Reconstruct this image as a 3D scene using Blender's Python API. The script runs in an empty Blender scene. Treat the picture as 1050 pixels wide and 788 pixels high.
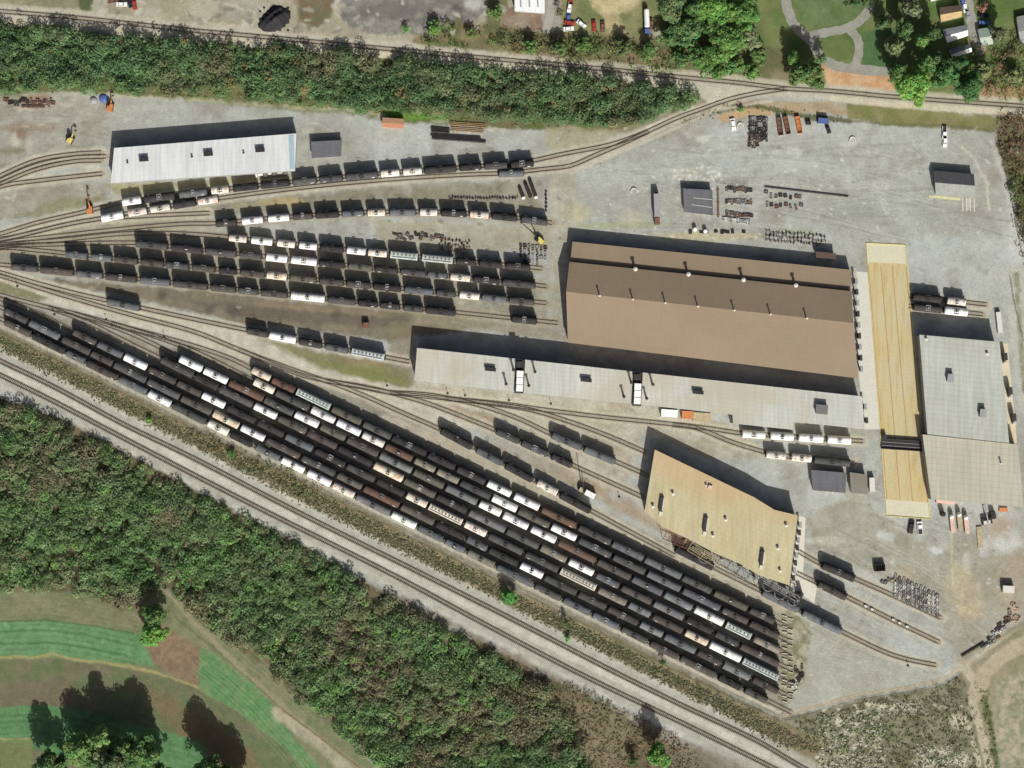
import bpy, math, random
import numpy as np

random.seed(7)
rng = np.random.default_rng(7)
SC = bpy.context.scene
COL = SC.collection
S = 0.42            # metres on the ground for one step of the survey sheet
CX, CY = 525.0, 394.0
CAM_H = 1000.0

# ------------------------------------------------------------ camera, sky, sun, exposure
cam_d = bpy.data.cameras.new('camera')
cam = bpy.data.objects.new('camera', cam_d)
COL.objects.link(cam)
cam.location = (0, 0, CAM_H)
cam.rotation_euler = (0, 0, 0)
cam_d.sensor_fit = 'HORIZONTAL'
cam_d.sensor_width = 36.0
cam_d.lens = 36.0 * CAM_H / (1050 * S)
cam_d.clip_start = 1.0
cam_d.clip_end = 20000.0
SC.camera = cam

SUN_EL = math.radians(39.0)
SUN_DX, SUN_DY = 0.25, -0.97            # horizontal direction towards the sun
SUN_ROT = math.atan2(SUN_DX, SUN_DY)
world = bpy.data.worlds.new('World')
SC.world = world
world.use_nodes = True
wn = world.node_tree
wn.nodes.clear()
sky = wn.nodes.new('ShaderNodeTexSky')
sky.sky_type = 'NISHITA'
sky.sun_disc = False
sky.sun_elevation = SUN_EL
sky.sun_rotation = SUN_ROT
sky.dust_density = 4.0
sky.air_density = 0.6
sky.ozone_density = 0.5
bgn = wn.nodes.new('ShaderNodeBackground')
bgn.inputs['Strength'].default_value = 0.075
outw = wn.nodes.new('ShaderNodeOutputWorld')
wn.links.new(sky.outputs[0], bgn.inputs[0])
wn.links.new(bgn.outputs[0], outw.inputs[0])

sun_d = bpy.data.lights.new('sun', 'SUN')
sun_d.energy = 4.65
sun_d.angle = math.radians(0.6)
sun_d.color = (1.0, 0.99, 0.965)
sun = bpy.data.objects.new('sun', sun_d)
COL.objects.link(sun)
h_ = math.hypot(SUN_DX, SUN_DY)
from mathutils import Vector, Matrix
sv = Vector((SUN_DX / h_ * math.cos(SUN_EL), SUN_DY / h_ * math.cos(SUN_EL), math.sin(SUN_EL)))
sun.rotation_euler = sv.to_track_quat('Z', 'Y').to_euler()
sun.location = (0, 0, 300)
SC.view_settings.view_transform = 'Standard'
SC.view_settings.look = 'None'
SC.view_settings.gamma = 1.0
SC.view_settings.use_curve_mapping = False
SC.view_settings.exposure = -0.02
SC.cycles.max_bounces = 4
SC.cycles.diffuse_bounces = 2

# ------------------------------------------------------------ helpers
def lin(c):
    r = []
    for v in c[:3]:
        v = v / 255.0
        r.append(v / 12.92 if v <= 0.04045 else ((v + 0.055) / 1.055) ** 2.4)
    return r

def P(x, y, z=0.0):
    k = S * (1 - z / CAM_H)
    return ((x - CX) * k, (CY - y) * k, z)

def link(o):
    COL.objects.link(o)
    return o

def tag(o, label=None, cat=None, group=None, kind=None):
    if label: o['label'] = label
    if cat: o['category'] = cat
    if group: o['group'] = group
    if kind: o['kind'] = kind
    return o

def empty(name, loc, rz=0.0, label=None, cat=None, group=None):
    o = link(bpy.data.objects.new(name, None))
    o.empty_display_size = 0.5
    o.location = loc
    o.rotation_euler = (0, 0, rz)
    return tag(o, label, cat, group)

class MB:
    """collects faces and links them as ONE mesh object"""
    def __init__(s):
        s.v = []; s.f = []; s.m = []
    def quad(s, a, b, c, d, m=0):
        n = len(s.v); s.v += [a, b, c, d]; s.f.append((n, n+1, n+2, n+3)); s.m.append(m)
    def poly(s, pts, m=0):
        n = len(s.v); s.v += list(pts); s.f.append(tuple(range(n, n+len(pts)))); s.m.append(m)
    def box(s, c, d, rz=0.0, m=0, taper=1.0, ry=0.0):
        cx, cy, cz = c; a, b, h = d[0]/2, d[1]/2, d[2]/2
        n = len(s.v); co, si = math.cos(rz), math.sin(rz); cr, sr = math.cos(ry), math.sin(ry)
        for z in (-h, h):
            k = taper if z > 0 else 1.0
            for x, y in ((-a, -b), (a, -b), (a, b), (-a, b)):
                x2, y2 = x*k, y*k
                x3, z3 = x2*cr + z*sr, -x2*sr + z*cr
                s.v.append((cx + x3*co - y2*si, cy + x3*si + y2*co, cz + z3))
        for f in ((0,3,2,1),(4,5,6,7),(0,1,5,4),(1,2,6,5),(2,3,7,6),(3,0,4,7)):
            s.f.append(tuple(n+i for i in f)); s.m.append(m)
    def tube(s, p0, p1, r0, r1=None, seg=8, m=0, caps=True):
        r1 = r0 if r1 is None else r1
        p0, p1 = Vector(p0), Vector(p1)
        d = (p1 - p0).normalized()
        u = d.orthogonal().normalized(); w = d.cross(u)
        n = len(s.v)
        for p, r in ((p0, r0), (p1, r1)):
            for i in range(seg):
                a = 2*math.pi*i/seg
                s.v.append(tuple(p + u*(r*math.cos(a)) + w*(r*math.sin(a))))
        for i in range(seg):
            j = (i+1) % seg
            s.f.append((n+i, n+j, n+seg+j, n+seg+i)); s.m.append(m)
        if caps:
            s.f.append(tuple(n+i for i in reversed(range(seg)))); s.m.append(m)
            s.f.append(tuple(n+seg+i for i in range(seg))); s.m.append(m)
    def lathe_x(s, prof, seg=20, c=(0,0,0), m=0):
        n = len(s.v)
        for x, r in prof:
            for i in range(seg):
                a = 2*math.pi*i/seg
                s.v.append((c[0]+x, c[1]+r*math.cos(a), c[2]+r*math.sin(a)))
        k = len(prof)
        for q in range(k-1):
            for i in range(seg):
                j = (i+1) % seg
                s.f.append((n+q*seg+i, n+(q+1)*seg+i, n+(q+1)*seg+j, n+q*seg+j)); s.m.append(m)
        s.f.append(tuple(n+i for i in range(seg))); s.m.append(m)
        s.f.append(tuple(n+(k-1)*seg+i for i in reversed(range(seg)))); s.m.append(m)
    def dome(s, c, r, h, seg=14, rings=5, m=0):
        n = len(s.v)
        for q in range(rings):
            a = q/rings*math.pi/2
            for i in range(seg):
                t = 2*math.pi*i/seg
                s.v.append((c[0]+r*math.cos(a)*math.cos(t), c[1]+r*math.cos(a)*math.sin(t), c[2]+h*math.sin(a)))
        s.v.append((c[0], c[1], c[2]+h))
        for q in range(rings-1):
            for i in range(seg):
                j = (i+1) % seg
                s.f.append((n+q*seg+i, n+q*seg+j, n+(q+1)*seg+j, n+(q+1)*seg+i)); s.m.append(m)
        for i in range(seg):
            s.f.append((n+(rings-1)*seg+i, n+(rings-1)*seg+(i+1) % seg, n+rings*seg)); s.m.append(m)
    def mesh(s, name, mats, smooth=False):
        me = bpy.data.meshes.new(name)
        me.from_pydata(s.v, [], s.f)
        for m in (mats if isinstance(mats, (list, tuple)) else [mats]):
            me.materials.append(m)
        me.polygons.foreach_set('material_index', s.m)
        if smooth:
            me.polygons.foreach_set('use_smooth', [True]*len(s.f))
        me.update()
        return me
    def build(s, name, mats, parent=None, smooth=False):
        """vertices are in world metres; a parent's location is taken off"""
        if parent is not None:
            l = parent.location
            s.v = [(a-l[0], b-l[1], c-l[2]) for a, b, c in s.v]
        o = link(bpy.data.objects.new(name, s.mesh(name, mats, smooth)))
        if parent is not None:
            o.parent = parent
        return o

# ------------------------------------------------------------ materials
def new_mat(name, rough=0.9, metal=0.0):
    m = bpy.data.materials.new(name)
    m.use_nodes = True
    nt = m.node_tree
    b = nt.nodes['Principled BSDF']
    b.inputs['Roughness'].default_value = rough
    b.inputs['Metallic'].default_value = metal
    b.inputs['Specular IOR Level'].default_value = 0.25
    return m, nt, b

def N(nt, t, **kw):
    n = nt.nodes.new(t)
    for k, v in kw.items():
        setattr(n, k, v)
    return n

def ramp(nt, fac, stops):
    r = N(nt, 'ShaderNodeValToRGB')
    e = r.color_ramp.elements
    while len(e) < len(stops): e.new(0.5)
    for i, (p, c) in enumerate(stops):
        e[i].position = p
        e[i].color = (*c, 1) if len(c) == 3 else c
    nt.links.new(fac, r.inputs[0])
    return r.outputs[0]

def mixc(nt, fac, a, b, mode='MIX'):
    m = N(nt, 'ShaderNodeMix', data_type='RGBA', blend_type=mode)
    for sock, v in ((m.inputs[0], fac), (m.inputs[6], a), (m.inputs[7], b)):
        if hasattr(v, 'is_linked') or hasattr(v, 'links'):
            nt.links.new(v, sock)
        elif isinstance(v, (int, float)):
            sock.default_value = v
        else:
            sock.default_value = (*v[:3], 1)
    return m.outputs[2]

def noise(nt, scale, detail=4, rough=0.6, vec=None, dist=0.0):
    n = N(nt, 'ShaderNodeTexNoise')
    n.inputs['Scale'].default_value = scale
    n.inputs['Detail'].default_value = detail
    n.inputs['Roughness'].default_value = rough
    n.inputs['Distortion'].default_value = dist
    if vec is not None: nt.links.new(vec, n.inputs['Vector'])
    return n.outputs[0]

def geo_pos(nt):
    return N(nt, 'ShaderNodeNewGeometry').outputs['Position']

def plain(name, c, rough=0.85, var=0.18, scale=1.5, metal=0.0, c2=None):
    m, nt, b = new_mat(name, rough, metal)
    p = geo_pos(nt)
    f = noise(nt, scale, 5, 0.65, p)
    a = lin(c)
    lo = [x*(1-var) for x in a]; hi = [min(1, x*(1+var)) for x in a]
    if c2 is not None: lo = lin(c2)
    nt.links.new(ramp(nt, f, [(0.33, lo), (0.67, hi)]), b.inputs['Base Color'])
    return m

def roof_mat(name, c, c2, angle, pitch=0.9, stain=None, stain_amt=0.5, seam=0.10, cross=0.0, sc=0.05, streak=1.0, edge=None):
    """sheet-metal roof: seams along one direction, panels of slightly different tone, weathering"""
    m, nt, b = new_mat(name, 0.75)
    p = geo_pos(nt)
    mp = N(nt, 'ShaderNodeMapping'); mp.inputs['Rotation'].default_value = (0, 0, angle)
    nt.links.new(p, mp.inputs['Vector'])
    f = noise(nt, sc, 6, 0.6, mp.outputs[0], 0.4)
    col = ramp(nt, f, [(0.35, lin(c)), (0.65, lin(c2))])
    sep = N(nt, 'ShaderNodeSeparateXYZ'); nt.links.new(mp.outputs[0], sep.inputs[0])
    def stripes(sock, width, amt, colr):
        md = N(nt, 'ShaderNodeMath', operation='PINGPONG'); md.inputs[1].default_value = width
        nt.links.new(sock, md.inputs[0])
        dv = N(nt, 'ShaderNodeMath', operation='DIVIDE'); dv.inputs[1].default_value = width
        nt.links.new(md.outputs[0], dv.inputs[0])
        return mixc(nt, 1.0, colr, ramp(nt, dv.outputs[0], [(0.0, (1-amt,)*3), (0.22, (1, 1, 1)), (1.0, (1, 1, 1))]), 'MULTIPLY')
    col = stripes(sep.outputs[1], pitch, seam, col)
    if cross > 0: col = stripes(sep.outputs[0], pitch*1.6, cross, col)
    # streaks running down the slope
    mp2 = N(nt, 'ShaderNodeMapping'); mp2.inputs['Rotation'].default_value = (0, 0, angle)
    mp2.inputs['Scale'].default_value = (0.8, 0.05, 1)
    nt.links.new(p, mp2.inputs['Vector'])
    st = noise(nt, 1.0, 4, 0.6, mp2.outputs[0])
    col = mixc(nt, 1.0, col, ramp(nt, st, [(0.3, (1-0.18*streak,)*3), (0.7, (1+0.07*streak,)*3)]), 'MULTIPLY')
    if stain is not None:
        g = noise(nt, 0.035, 5, 0.6, p, 0.8)
        fr = ramp(nt, g, [(0.45, (0, 0, 0)), (0.62, (stain_amt,)*3)])
        if edge:
            mr = N(nt, 'ShaderNodeMapRange'); mr.inputs['From Min'].default_value = edge[0]; mr.inputs['From Max'].default_value = edge[1]
            nt.links.new(sep.outputs[1], mr.inputs['Value'])
            ad = N(nt, 'ShaderNodeMath', operation='MULTIPLY_ADD'); nt.links.new(g, ad.inputs[0]); ad.inputs[1].default_value = 1.6; 
            sb = N(nt, 'ShaderNodeMath', operation='SUBTRACT'); nt.links.new(mr.outputs[0], sb.inputs[0]); sb.inputs[1].default_value = 0.95
            nt.links.new(sb.outputs[0], ad.inputs[2])
            fr = ramp(nt, ad.outputs[0], [(0.25, (0, 0, 0)), (0.75, (stain_amt,)*3)])
        col = mixc(nt, fr, col, lin(stain))
    fn = noise(nt, 2.5, 3, 0.7, p)
    col = mixc(nt, 1.0, col, ramp(nt, fn, [(0.3, (0.93,)*3), (0.7, (1.05,)*3)]), 'MULTIPLY')
    nt.links.new(col, b.inputs['Base Color'])
    return m

M = {}
M['dark_metal'] = plain('dark_metal', (62, 58, 56), 0.7, 0.3)
M['black_iron'] = plain('black_iron', (52, 49, 48), 0.75, 0.3, 3)
M['rail_steel'] = plain('rail_steel', (84, 73, 65), 0.6, 0.25, 0.8)
M['sleeper'] = plain('sleeper_wood', (156, 148, 130), 0.95, 0.3, 3)
M['sleeper_dark'] = plain('sleeper_dark', (104, 97, 84), 0.95, 0.3, 3)
M['sleeper_pale'] = plain('sleeper_pale', (176, 170, 150), 0.95, 0.3, 3)
M['weathered'] = plain('weathered_steel', (112, 110, 106), 0.7, 0.2, 3)
M['galv'] = plain('galvanised', (150, 150, 148), 0.5, 0.2, 4)
M['white'] = plain('white_paint', (232, 232, 226), 0.5, 0.08, 2)
M['offwhite'] = plain('offwhite_paint', (205, 203, 192), 0.6, 0.12, 2)
M['concrete'] = plain('concrete', (186, 184, 168), 0.9, 0.12, 0.6)
M['conc_wall'] = plain('wall_panel', (150, 148, 138), 0.85, 0.15, 0.6)
M['red_wall'] = plain('brown_wall', (120, 100, 86), 0.85, 0.15, 0.6)
M['yellow'] = plain('yellow_paint', (206, 190, 104), 0.6, 0.15, 2)
M['orange'] = plain('orange_paint', (190, 122, 74), 0.6, 0.2, 2)
M['peach'] = plain('orange_roof', (200, 156, 124), 0.8, 0.15, 1)
M['red'] = plain('red_paint', (158, 62, 52), 0.5, 0.15, 2)
M['blue'] = plain('blue_paint', (84, 100, 152), 0.5, 0.15, 2)
M['rust'] = plain('rusty_steel', (116, 84, 68), 0.85, 0.35, 1.5)
M['tan'] = plain('tan_paint', (172, 158, 126), 0.8, 0.2, 1)
M['pink'] = plain('faded_pink', (206, 176, 158), 0.8, 0.15, 1)
M['glass'] = plain('dark_glass', (36, 42, 50), 0.15, 0.1, 1)
M['rubber'] = plain('rubber', (30, 30, 30), 0.9, 0.1, 1)
M['skylight'] = plain('blue_skylight', (160, 178, 184), 0.35, 0.08, 1)
M['timber'] = plain('timber', (170, 140, 100), 0.9, 0.25, 2)
M['bark'] = plain('bark', (78, 64, 52), 0.95, 0.3, 3)
M['coal'] = plain('coal', (48, 46, 48), 0.95, 0.4, 0.8)

def wagon_paint(name, rusty=0.0):
    m, nt, b = new_mat(name, 0.85)
    b.inputs['Specular IOR Level'].default_value = 0.1
    oi = N(nt, 'ShaderNodeObjectInfo')
    tc = N(nt, 'ShaderNodeTexCoord')
    off = N(nt, 'ShaderNodeVectorMath', operation='MULTIPLY_ADD')
    cmb = N(nt, 'ShaderNodeCombineXYZ')
    ml = N(nt, 'ShaderNodeMath', operation='MULTIPLY'); ml.inputs[1].default_value = 173.0
    nt.links.new(oi.outputs['Random'], ml.inputs[0])
    for i in range(3): nt.links.new(ml.outputs[0], cmb.inputs[i])
    nt.links.new(tc.outputs['Object'], off.inputs[0])
    off.inputs[1].default_value = (1, 1, 1)
    nt.links.new(cmb.outputs[0], off.inputs[2])
    v = off.outputs[0]
    f = noise(nt, 0.45, 5, 0.7, v, 0.4)
    col = mixc(nt, 1.0, oi.outputs['Color'], ramp(nt, f, [(0.3, (0.66, 0.64, 0.62)), (0.68, (1.22, 1.2, 1.18))]), 'MULTIPLY')
    # weld bands around the shell
    sep = N(nt, 'ShaderNodeSeparateXYZ'); nt.links.new(tc.outputs['Object'], sep.inputs[0])
    md = N(nt, 'ShaderNodeMath', operation='PINGPONG'); md.inputs[1].default_value = 1.3
    nt.links.new(sep.outputs[0], md.inputs[0])
    col = mixc(nt, 1.0, col, ramp(nt, md.outputs[0], [(0.0, (0.8,)*3), (0.12, (1, 1, 1))]), 'MULTIPLY')
    mpz = N(nt, 'ShaderNodeMapping'); mpz.inputs['Scale'].default_value = (2.2, 0.25, 0.25); nt.links.new(v, mpz.inputs['Vector'])
    stn = noise(nt, 1.0, 4, 0.7, mpz.outputs[0])
    gx = N(nt, 'ShaderNodeMath', operation='ABSOLUTE'); nt.links.new(sep.outputs[0], gx.inputs[0])
    near = ramp(nt, gx.outputs[0], [(0.0, (0.8,)*3), (1.0, (0.25,)*3)])
    sm = mixc(nt, 1.0, near, ramp(nt, stn, [(0.5, (0, 0, 0)), (0.62, (0.75,)*3)]), 'MULTIPLY')
    drk = mixc(nt, 1.0, col, (0.55, 0.53, 0.50), 'MULTIPLY')
    col = mixc(nt, sm, col, drk)
    r = noise(nt, 0.9, 5, 0.7, v, 0.6)
    if rusty > 0:
        g = N(nt, 'ShaderNodeSeparateXYZ'); nt.links.new(tc.outputs['Generated'], g.inputs[0])
        d = N(nt, 'ShaderNodeMath', operation='PINGPONG'); d.inputs[1].default_value = 0.5
        nt.links.new(g.outputs[0], d.inputs[0])
        band = ramp(nt, d.outputs[0], [(0.0, (0.3,)*3), (0.12, (1,)*3), (0.3, (1,)*3), (0.42, (0.05,)*3)])
        rr = ramp(nt, r, [(0.50, (0, 0, 0)), (0.58, (rusty,)*3)])
        mk = mixc(nt, 1.0, band, rr, 'MULTIPLY')
        col = mixc(nt, mk, col, lin((190, 120, 78)))
    else:
        rr = ramp(nt, r, [(0.60, (0, 0, 0)), (0.74, (0.4,)*3)])
        col = mixc(nt, rr, col, lin((104, 78, 62)))
    nt.links.new(col, b.inputs['Base Color'])
    return m
M['paint'] = wagon_paint('wagon_paint')
M['rusty_paint'] = wagon_paint('rusty_wagon_paint', 0.8)

# ------------------------------------------------------------ ground colours
def vnoise(shape_xy, cell, seed, octaves=3):
    """smooth value noise sampled on a regular lattice; shape (ny, nx); cell in samples"""
    ny, nx = shape_xy
    r = np.random.default_rng(seed)
    out = np.zeros((ny, nx), np.float32); amp = 1.0; tot = 0
    for o in range(octaves):
        c = max(1.0, cell / (2**o))
        gy, gx = int(ny/c)+3, int(nx/c)+3
        g = r.random((gy, gx)).astype(np.float32)
        y = np.arange(ny)/c; x = np.arange(nx)/c
        iy, ix = y.astype(int), x.astype(int)
        fy, fx = y-iy, x-ix
        fy = fy*fy*(3-2*fy); fx = fx*fx*(3-2*fx)
        a = g[np.ix_(iy, ix)]; b = g[np.ix_(iy, ix+1)]; c0 = g[np.ix_(iy+1, ix)]; d = g[np.ix_(iy+1, ix+1)]
        fxx = fx[None, :]; fyy = fy[:, None]
        out += amp*((a*(1-fxx)+b*fxx)*(1-fyy)+(c0*(1-fxx)+d*fxx)*fyy)
        tot += amp; amp *= 0.55
    return out/tot*2-1

STEP = 1.0
GX0, GX1, GY0, GY1 = -150, 1200, -150, 940
gxs = np.arange(GX0, GX1+1e-6, STEP); gys = np.arange(GY0, GY1+1e-6, STEP)
NX, NY = len(gxs), len(gys)
PX, PY = np.meshgrid(gxs, gys)
PX = PX.astype(np.float32); PY = PY.astype(np.float32)
WX = vnoise((NY, NX), 14, 11, 3); WY = vnoise((NY, NX), 14, 12, 3)
FX = vnoise((NY, NX), 4, 15, 2); FY = vnoise((NY, NX), 4, 16, 2)
CAN = np.zeros((NY, NX, 3), np.float32)

def inpoly(x, y, pts):
    r = np.zeros(x.shape, bool)
    n = len(pts)
    for i in range(n):
        x1, y1 = pts[i]; x2, y2 = pts[(i+1) % n]
        if y1 == y2: continue
        c = ((y1 > y) != (y2 > y)) & (x < (x2-x1)*(y-y1)/(y2-y1)+x1)
        r ^= c
    return r

def segdist(x, y, pts):
    d = np.full(x.shape, 1e9, np.float32)
    for (x1, y1), (x2, y2) in zip(pts[:-1], pts[1:]):
        dx, dy = x2-x1, y2-y1
        L = dx*dx+dy*dy+1e-9
        t = np.clip(((x-x1)*dx+(y-y1)*dy)/L, 0, 1)
        d = np.minimum(d, np.hypot(x-(x1+t*dx), y-(y1+t*dy)))
    return d

def window(pts, m):
    xs = [p[0] for p in pts]; ys = [p[1] for p in pts]
    i0 = max(0, int((min(xs)-m-GX0)/STEP)); i1 = min(NX, int((max(xs)+m-GX0)/STEP)+2)
    j0 = max(0, int((min(ys)-m-GY0)/STEP)); j1 = min(NY, int((max(ys)+m-GY0)/STEP)+2)
    return slice(j0, j1), slice(i0, i1)

def paint(pts, col, soft=2.0, warp=3.0, alpha=1.0, mott=0.0, col2=None, seed=1, cell=6):
    m = soft*2+warp*2+4
    w = window(pts, m)
    x = PX[w]+WX[w]*warp+FX[w]*warp*0.5; y = PY[w]+WY[w]*warp+FY[w]*warp*0.5
    if x.size == 0: return
    ins = inpoly(x, y, pts)
    d = segdist(x, y, list(pts)+[pts[0]])
    sd = np.where(ins, d, -d)
    a = np.clip(sd/max(soft, 0.01)+0.5, 0, 1)*alpha
    c = np.array(lin(col), np.float32)[None, None, :]
    if col2 is not None:
        t = np.clip(vnoise(x.shape, cell/STEP, seed, 3)*1.6+0.5, 0, 1)[..., None]
        c = c*(1-t)+np.array(lin(col2), np.float32)*t
    if mott: c = c*(1+mott*vnoise(x.shape, cell/STEP, seed+5, 4)[..., None])
    CAN[w] = CAN[w]*(1-a[..., None])+c*a[..., None]

def pline(pts, width, col, soft=1.5, warp=1.0, alpha=1.0, breakup=0.0, seed=3):
    m = width+soft*2+warp*2+4
    w = window(pts, m)
    x = PX[w]+WX[w]*warp+FX[w]*warp*0.7; y = PY[w]+WY[w]*warp+FY[w]*warp*0.7
    if x.size == 0: return
    d = segdist(x, y, pts)
    a = np.clip((width/2-d)/soft+0.5, 0, 1)*alpha
    if breakup: a = a*np.clip(vnoise(x.shape, 9/STEP, seed, 3)*2.2*breakup+1-breakup*0.6, 0, 1)
    c = np.array(lin(col), np.float32)[None, None, :]
    CAN[w] = CAN[w]*(1-a[..., None])+c*a[..., None]

def spot(x, y, rx, ry, col, alpha=0.8, rot=0.0, warp=2.5):
    n = 14
    co, si = math.cos(rot), math.sin(rot)
    pts = [(x+rx*math.cos(t)*co-ry*math.sin(t)*si, y+rx*math.cos(t)*si+ry*math.sin(t)*co) for t in [2*math.pi*i/n for i in range(n)]]
    paint(pts, col, min(rx, ry)*0.9, warp, alpha)

def smooth_path(pts, step=4.0):
    out = []
    n = len(pts)
    for i in range(n-1):
        p0 = pts[max(i-1, 0)]; p1 = pts[i]; p2 = pts[i+1]; p3 = pts[min(i+2, n-1)]
        L = math.hypot(p2[0]-p1[0], p2[1]-p1[1]); k = max(1, int(L/step))
        for j in range(k):
            t = j/k
            q = []
            for a in (0, 1):
                m1 = (p2[a]-p0[a])/2 * (L/max(1e-6, (math.hypot(p2[0]-p0[0], p2[1]-p0[1])/2))) if i > 0 else (p2[a]-p1[a])
                m2 = (p3[a]-p1[a])/2 * (L/max(1e-6, (math.hypot(p3[0]-p1[0], p3[1]-p1[1])/2))) if i < n-2 else (p2[a]-p1[a])
                h00 = 2*t**3-3*t**2+1; h10 = t**3-2*t**2+t; h01 = -2*t**3+3*t**2; h11 = t**3-t**2
                q.append(h00*p1[a]+h10*m1+h01*p2[a]+h11*m2)
            out.append(tuple(q))
    out.append(tuple(pts[-1]))
    return out

# ------------------------------------------------------------ the strings of wagons, surveyed end to end
# code: k black  d dark grey  g blue-grey  n brown  r red-brown  o olive-brown  w white  c cream
#       x white with rust  y cream with rust  h pale covered hopper  j cream covered hopper  t mottled tan  l steel grey
ROWS = {}
ROWS['f1'] = '''5,332.5,32.5,344,n;33.7,345,67.4,360.5,k;68,359.5,88,370.8,g;89,369.7,121.5,386,n;123,389,151,403,g;152,404.5,176,414.5,w;177,415.5,212,429,d;213,435,235,443,c;236,444.5,259.5,456.5,k;262,457.5,287.5,470,g;288.5,470.5,313,481.7,w;315,484,340,496,w;341,497.5,364,510,x;365,509,400.5,525.5,l;401,527,427.5,540,w;428.5,540.5,454.5,553.7,g;456,554.5,477.5,567.5,g;479,566.5,507.5,580,t;509,581,547,600.5,g;548,600,575.5,615,d;577,614,605.7,628,g;607,627.7,635,644,g;636.5,643,664.5,658.5,d;666,658.5,696,674.5,n;697,675,734,691,n;736,691.5,760.5,705,k;763,707,787,719,n'''
ROWS['f2'] = '''4.5,320.5,29,331,d;30,331.5,62,344,g;64,347.5,93.5,361,n;93.5,362,116.5,372,n;117,373.5,151,389,d;151.5,391,185,405,d;186,408.5,217.5,423,o;218,423.5,246,435.5,y;247,438,272,449,w;273.5,451,308,466,n;309.5,468,344.5,485,d;345.5,486,372,499.5,o;373,499.5,410,517,r;411,519.5,446,536,o;447,536,477,551,k;478,553.5,500.5,563,g;501,564,532,582,k;533,580,557.5,591.5,w;558.5,594,592,608,d;592.8,609,622,623,d;623,623,654.5,638.5,n;656,639,680,651,l;681,652,714,666.5,g;714.5,667,740,680,n;741,682,769.5,695,l;771,695,799,707.5,n'''
ROWS['f3'] = '''75,340.5,99.5,351.5,n;100,353,126.5,364,g;127,366,151.5,377,w;152.5,378.5,181.5,391,n;182,393,207,404,n;207,404.5,231.5,416,w;233,417,262.5,430.5,k;264,432,292,445,k;292.7,446,321.5,460,g;323,463,355,476,k;355.5,477,385,492,d;386.5,492,415,505.5,k;416.5,508,438.5,519.5,x;439,520,475.5,536.5,j;476,537,499.5,548,x;500.5,549,537,566,d;538.5,567,573,583.5,d;574,585,612,603,j;613,606,643,620,t;644,618.5,667.5,631,l;669,632,700.5,646,n;702,647,726.5,658.5,y;727.5,660,760,676,w;761,677,799,696,h'''
ROWS['f4'] = '''165,369,199,384,d;200,386,224.5,398,k;225,397,260,413.5,d;260.5,417,284.5,428,w;285.5,430,315,444,o;315.5,443,346,458,n;347,459,382,475,k;383,476,414,491,y;414.5,491.5,447,506,o;447.5,508,479.5,524,k;480.5,526,519,543.5,l;519.5,542.5,553,560,d;554,561,581.5,574,t;583,575.5,609,588,w;611,591.5,635.5,602,g;637,603,668.5,618,n;670,618,701.5,634,l;703,634,731,646,k;733,649,757.5,660.5,d;758.5,663,799,679,n'''
ROWS['f5'] = '''184,367,208,378,w;209,381,234,391,w;235,392,271,409,r;271,410.5,301.5,424,d;302,425,327.5,436.5,w;328.5,437,355,449,o;356,449.5,388.5,463.5,n;389,465,423.5,482,l;424,484,456,498,o;457,501,490,514.5,l;491,517,514.5,527,w;515.5,527.5,542.5,540.5,w;544,543,571,554.5,w;572.5,557,611.5,574,r;612.5,575,647,592,n;648,594,679.5,608,g;680.5,608,710.5,622.5,l;711.5,624,742.5,639,w;743.5,641,771,653,h;772.5,654,800,667.5,t'''
ROWS['f6'] = '''260,391.5,282,401.5,c;282.5,403.5,318,417,d;319,419,344,431,w;345,433,370.5,444,w;371.5,446,394.5,456,c;395,457.5,423.5,469.5,r;425,471,447,482,t;448,484,471,494,t;472,494,503.5,508,d;504,510.5,531,522,w;531.5,523,564,538,o;565,540,591.5,552,w;593,553,627.5,570.5,d;628,572,662.5,587.5,d;663,589,698.5,603.5,g;699.5,604,739,622,g;740,624,767.5,637.5,n;768.5,638,799,653.5,n'''
ROWS['f7'] = '''258,378.5,278,388.5,y;279,390,303,400,r;303.5,402,340,418,h;340.5,419,371,433,o;372.5,434,402,447.5,d;402,446.5,438,463.5,k;438.5,465.5,467.5,480.5,k;468.5,480.5,498,494,k;499,495,525,506.5,w;527,508,553.5,520,w;555,522,591.5,540,r;593,540.5,627,556,d;627.5,558,660,573,g;661,574,699,592,g;699.5,593,730,605,d;731.5,605,767,623,o;768,625,795,637.5,n'''
ROWS['m1'] = '''451.5,441,485,457.7,k;488.5,460,515,474,g;517.5,478,547,493,k;550.5,497,572,506.5,x;574,505,606,523,k'''
ROWS['m2'] = '''508.5,441,533,453,d;534.5,454,562,467,d;565,466.5,587,477,k'''
ROWS['m3'] = '''565.5,446,596.5,460,g;598.5,458,631,474,g'''
ROWS['u1'] = '''125,210,145.5,206.5,w;147.6,204.8,180,200,k;183,199,213.5,196,g;215.7,195,235.7,194,x;238.5,192,265.2,190,k;267,190,297.6,188,k;299.5,186.5,325.5,184,d;327,184,352,181.5,d;354,181,388,178.5,d;389.5,180,410.5,179,x;412.4,177.5,433.5,176.5,c;434.5,175.5,468.5,172,k;470.5,173,494.5,171,k;496,171.5,521,169,d;523,169,547.5,165,k'''
ROWS['u2'] = '''103,224,127.6,221,w;130.5,220,151.5,217,x;153.5,214.5,175,211.5,c;177,210,201.5,206.5,k;202.5,207.5,224,205,x;510.5,179.3,538,177,g'''
ROWS['u3'] = '''220.5,228,243.3,226,k;247,228,271,226.5,w;274,227,297.6,224.5,w;300,223.5,321,221.5,n;323,220,348,218.5,k;350,218.5,374,217,g;376,217.5,396,217,x;399,216,426.7,217.5,g;429.5,218,449.5,219,c;451.5,218,479,220,k;481,221,502,222.5,x;504,221,530.5,223.5,k;533.5,225,562,227,d'''
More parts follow.
